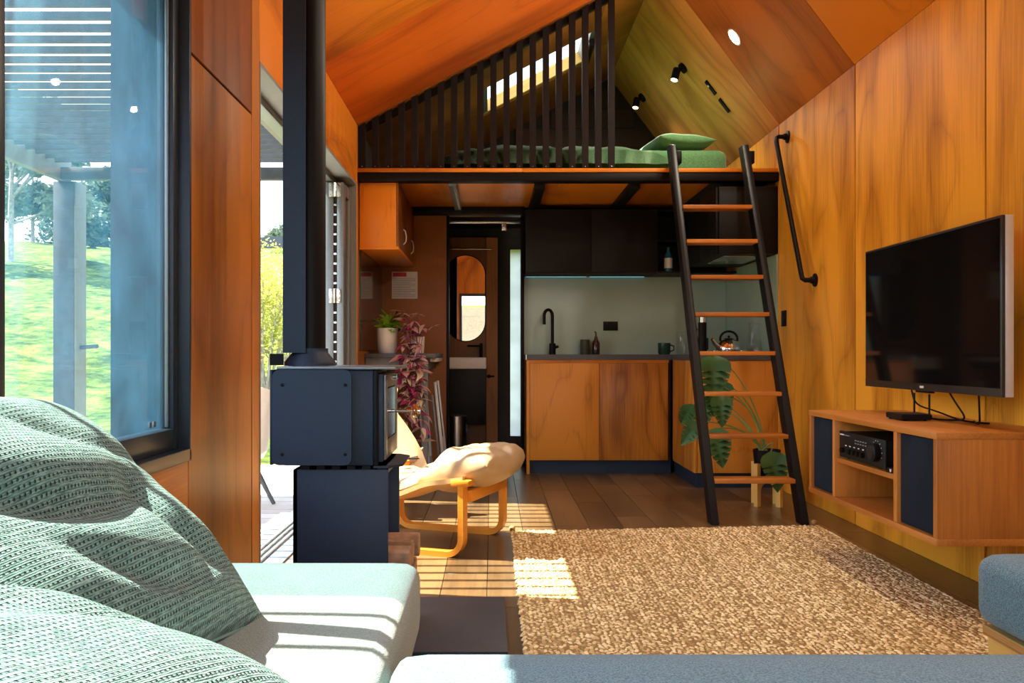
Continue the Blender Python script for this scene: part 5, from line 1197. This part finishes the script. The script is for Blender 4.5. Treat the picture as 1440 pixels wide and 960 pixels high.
# moulded chair on the deck
ch = thing('deck_chair', 'white moulded plastic armchair on the deck', 'chair', (-1.70, 5.50, -0.032), math.radians(-60))
def tubchair():
    bm = bnew(); n, m = 32, 12; g = []
    for j in range(m+1):
        v = j/m; row = []
        for i in range(n):
            a = 2*PI*i/n; back = 0.5+0.5*math.cos(a)                  # back at +x
            top = 0.62+0.20*max(0, back-0.35)
            if v < 0.45: k = v/0.45; r = 0.24*k; z = 0.24+0.05*k**4
            else: k = (v-0.45)/0.55; hgt = (top-0.29)*(1 if back > 0.22 else 0.12+0.88*max(0, (back-0.10)/0.12)); r = 0.24+0.055*k; z = 0.29+hgt*k
            row.append(bm.verts.new((r*math.cos(a), r*1.06*math.sin(a), z)))
        g.append(row)
    for j in range(m):
        for i in range(n): bm.faces.new((g[j][i], g[j][(i+1) % n], g[j+1][(i+1) % n], g[j+1][i]))
    bmesh.ops.remove_doubles(bm, verts=bm.verts, dist=0.0005)
    bmesh.ops.solidify(bm, geom=bm.faces[:], thickness=0.010); return bm
finish('shell', tubchair(), 'whiteplastic', ch, True, ang=60)
for a, b in ((1, 1), (1, -1), (-1, 1), (-1, -1)): part_tube('leg', [(a*0.14, b*0.14, 0.245), (a*0.24, b*0.24, 0.001)], [0.019, 0.012], 'post', ch, 10, True)
# vegetation
def leafcloud(blobs, n, size, mat, name, parent, seed, vert=0.4):
    q = random.Random(seed); V, F = [], []
    tot = sum(b[3]**2 for b in blobs)
    for (x, y, z, r, rz) in blobs:
        for k in range(int(n*r*r/tot)):
            d = Vector((q.gauss(0, 1), q.gauss(0, 1), q.gauss(0, 1))).normalized()*(q.random()**0.4)
            c = Vector((x+d.x*r, y+d.y*r, z+d.z*rz)); s = size*q.uniform(0.6, 1.4)
            u = Vector((q.gauss(0, 1), q.gauss(0, 1), q.gauss(0, vert))).normalized(); w = u.cross(Vector((q.gauss(0, 1), q.gauss(0, 1), q.gauss(0, 1)))).normalized()
            b0 = len(V); V += [tuple(c+u*s), tuple(c+w*s*0.5), tuple(c-u*s), tuple(c-w*s*0.5)]; F.append((b0, b0+1, b0+2, b0+3))
    me = bpy.data.meshes.new(name); me.from_pydata([tuple(Vector(v)-parent.location) for v in V], [], F); me.materials.append(M[mat])
    o = bpy.data.objects.new(name, me); COL.objects.link(o); o.parent = parent; return o
def place(px, r):
    d = Vector(((px-692)/1210, 1.0)).normalized()*r; return d.x, d.y, terrain(d.x, d.y)
def tree(px, r, h, cr, label, mat, seed, n=2600, lean=0.0, name='tree', sz=0.22, trunkfrac=0.35):
    x, y, z = place(px, r); e = thing(name, label, 'tree', (x, y, z)); q = random.Random(seed)
    bm = bnew(); top = Vector((x+lean*h, y, z+h*0.8)); tube(bm, [(x, y, z-0.2), (x+lean*h*0.3, y, z+h*0.35), top], [0.022*h, 0.016*h, 0.006*h], 8)
    blobs = []
    for k in range(9):
        a = q.uniform(0, 2*PI); hh = q.uniform(trunkfrac, 0.92); rr = cr*q.uniform(0.3, 0.8)*(1.15-hh*0.5)
        b = Vector((x+lean*h*hh+rr*math.cos(a), y+rr*math.sin(a), z+h*hh)); tube(bm, [(x+lean*h*hh*0.6, y, z+h*hh*0.6), tuple(b)], [0.009*h, 0.003*h], 6)
        blobs.append((b.x, b.y, b.z, cr*q.uniform(0.35, 0.55), cr*q.uniform(0.22, 0.34)))
    finish('trunk', bm, 'trunk', e); leafcloud(blobs, n, sz, mat, 'crown', e, seed)
tree(14, 46, 8.0, 3.4, 'tall pale spreading tree at the top of the grassy slope', 'treeleaf', 3, 4200, 0.02)
tree(46, 66, 6.5, 2.5, 'rounded bushy tree on the ridge beside the tall pale tree', 'treeleaf', 5, 3200)
tree(-8, 76, 9.5, 4.0, 'dense dark tree standing behind the tall pale tree', 'pineleaf', 8, 3200)
tree(118, 78, 5.5, 4.2, 'low dark hedge tree on the ridge beside the pergola post', 'pineleaf', 11, 3200, trunkfrac=0.15)
tree(158, 62, 5.6, 2.7, 'upright dark tree on the ridge near the window frame', 'pineleaf', 13, 3000, trunkfrac=0.15)
for k, (px, r, h, lab) in enumerate(((362, 90, 4.5, 'small conifer on the ridge left of the farmhouse'), (376, 100, 7.0, 'taller conifer behind the farmhouse roof'), (400, 110, 9.5, 'tallest conifer right behind the farmhouse'))):
    tree(px, r, h, 3.0, lab, 'pineleaf', 20+k, 1500, trunkfrac=0.12, sz=0.3)
x, y, z = place(396, 82); fh = thing('farmhouse', 'tiny white farmhouse with dark roof on the ridge', 'house', (x, y, z))
box('walls', (x-2.2, x+2.2, y-1.5, y+1.5, z-1.0, z+2.0), 'whiteplastic', fh)
bm = bnew(); prism(bm, [(x-2.6, z+2.0), (x+2.6, z+2.0), (x+1.8, z+3.0), (x-1.0, z+3.0)], 'y', y-1.9, y+1.9); finish('roof', bm, 'roofblue', fh)
box('window', (x-1.5, x-0.5, y-1.54, y-1.5, z+0.4, z+1.5), 'roofblue', fh); box('window', (x+0.3, x+1.4, y-1.54, y-1.5, z+0.4, z+1.5), 'roofblue', fh)
# leafless yellow-green willow scrub
def scrub(px, r, h, label, seed):
    x, y, z = place(px, r); e = thing('willow_scrub', label, 'shrub', (x, y, z)); q = random.Random(seed); bm = bnew(); blobs = []
    for k in range(15):
        a = q.uniform(0, 2*PI); sp = q.uniform(0.15, 0.55)*h*0.55
        p = [Vector((x+q.uniform(-0.3, 0.3), y+q.uniform(-0.3, 0.3), z-0.1))]
        for s in range(1, 6):
            t_ = s/5; p.append(Vector((x+math.cos(a)*sp*t_**1.3+q.uniform(-0.06, 0.06), y+math.sin(a)*sp*t_**1.3, z+h*q.uniform(0.85, 1.05)*t_)))
        tube(bm, p, [0.035, 0.028, 0.022, 0.016, 0.010, 0.005], 6)
        for s in (2, 3, 4):
            b = q.uniform(0, 2*PI); l = q.uniform(0.3, 0.7); t2 = p[s]+Vector((math.cos(b)*l, math.sin(b)*l, l*0.9)); tube(bm, [p[s], t2], [0.012, 0.004], 5); blobs.append((t2.x, t2.y, t2.z, 0.42, 0.42))
        blobs.append((p[5].x, p[5].y, p[5].z-0.2, 0.5, 0.6))
    finish('branches', bm, 'trunk', e); leafcloud(blobs, 4200, 0.045, 'willow', 'foliage', e, seed)
scrub(374, 17.5, 3.1, 'yellow green willow scrub behind the deck chair', 31)
scrub(408, 21.5, 3.0, 'second yellow green willow scrub beside the stove flue view', 33)
scrub(340, 24, 3.4, 'yellow green willow scrub near the window wall edge', 35)
# a conifer pair beyond the near window
for k, (x, y, h, lab) in enumerate(((-3.6, -48, 7.0, 'conifer beyond the gravel yard, seen in the mirror'), (1.0, -50, 6.0, 'second conifer beyond the gravel yard'))):
    e = thing('tree', lab, 'tree', (x, y, terrain(x, y))); z = terrain(x, y); bm = bnew(); tube(bm, [(x, y, z-0.2), (x, y, z+h)], [0.16, 0.02], 8); finish('trunk', bm, 'trunk', e)
    leafcloud([(x, y, z+h*(0.3+0.1*i), 1.7-0.2*i, 0.5) for i in range(7)], 2500, 0.2, 'pineleaf', 'crown', e, 40+k)
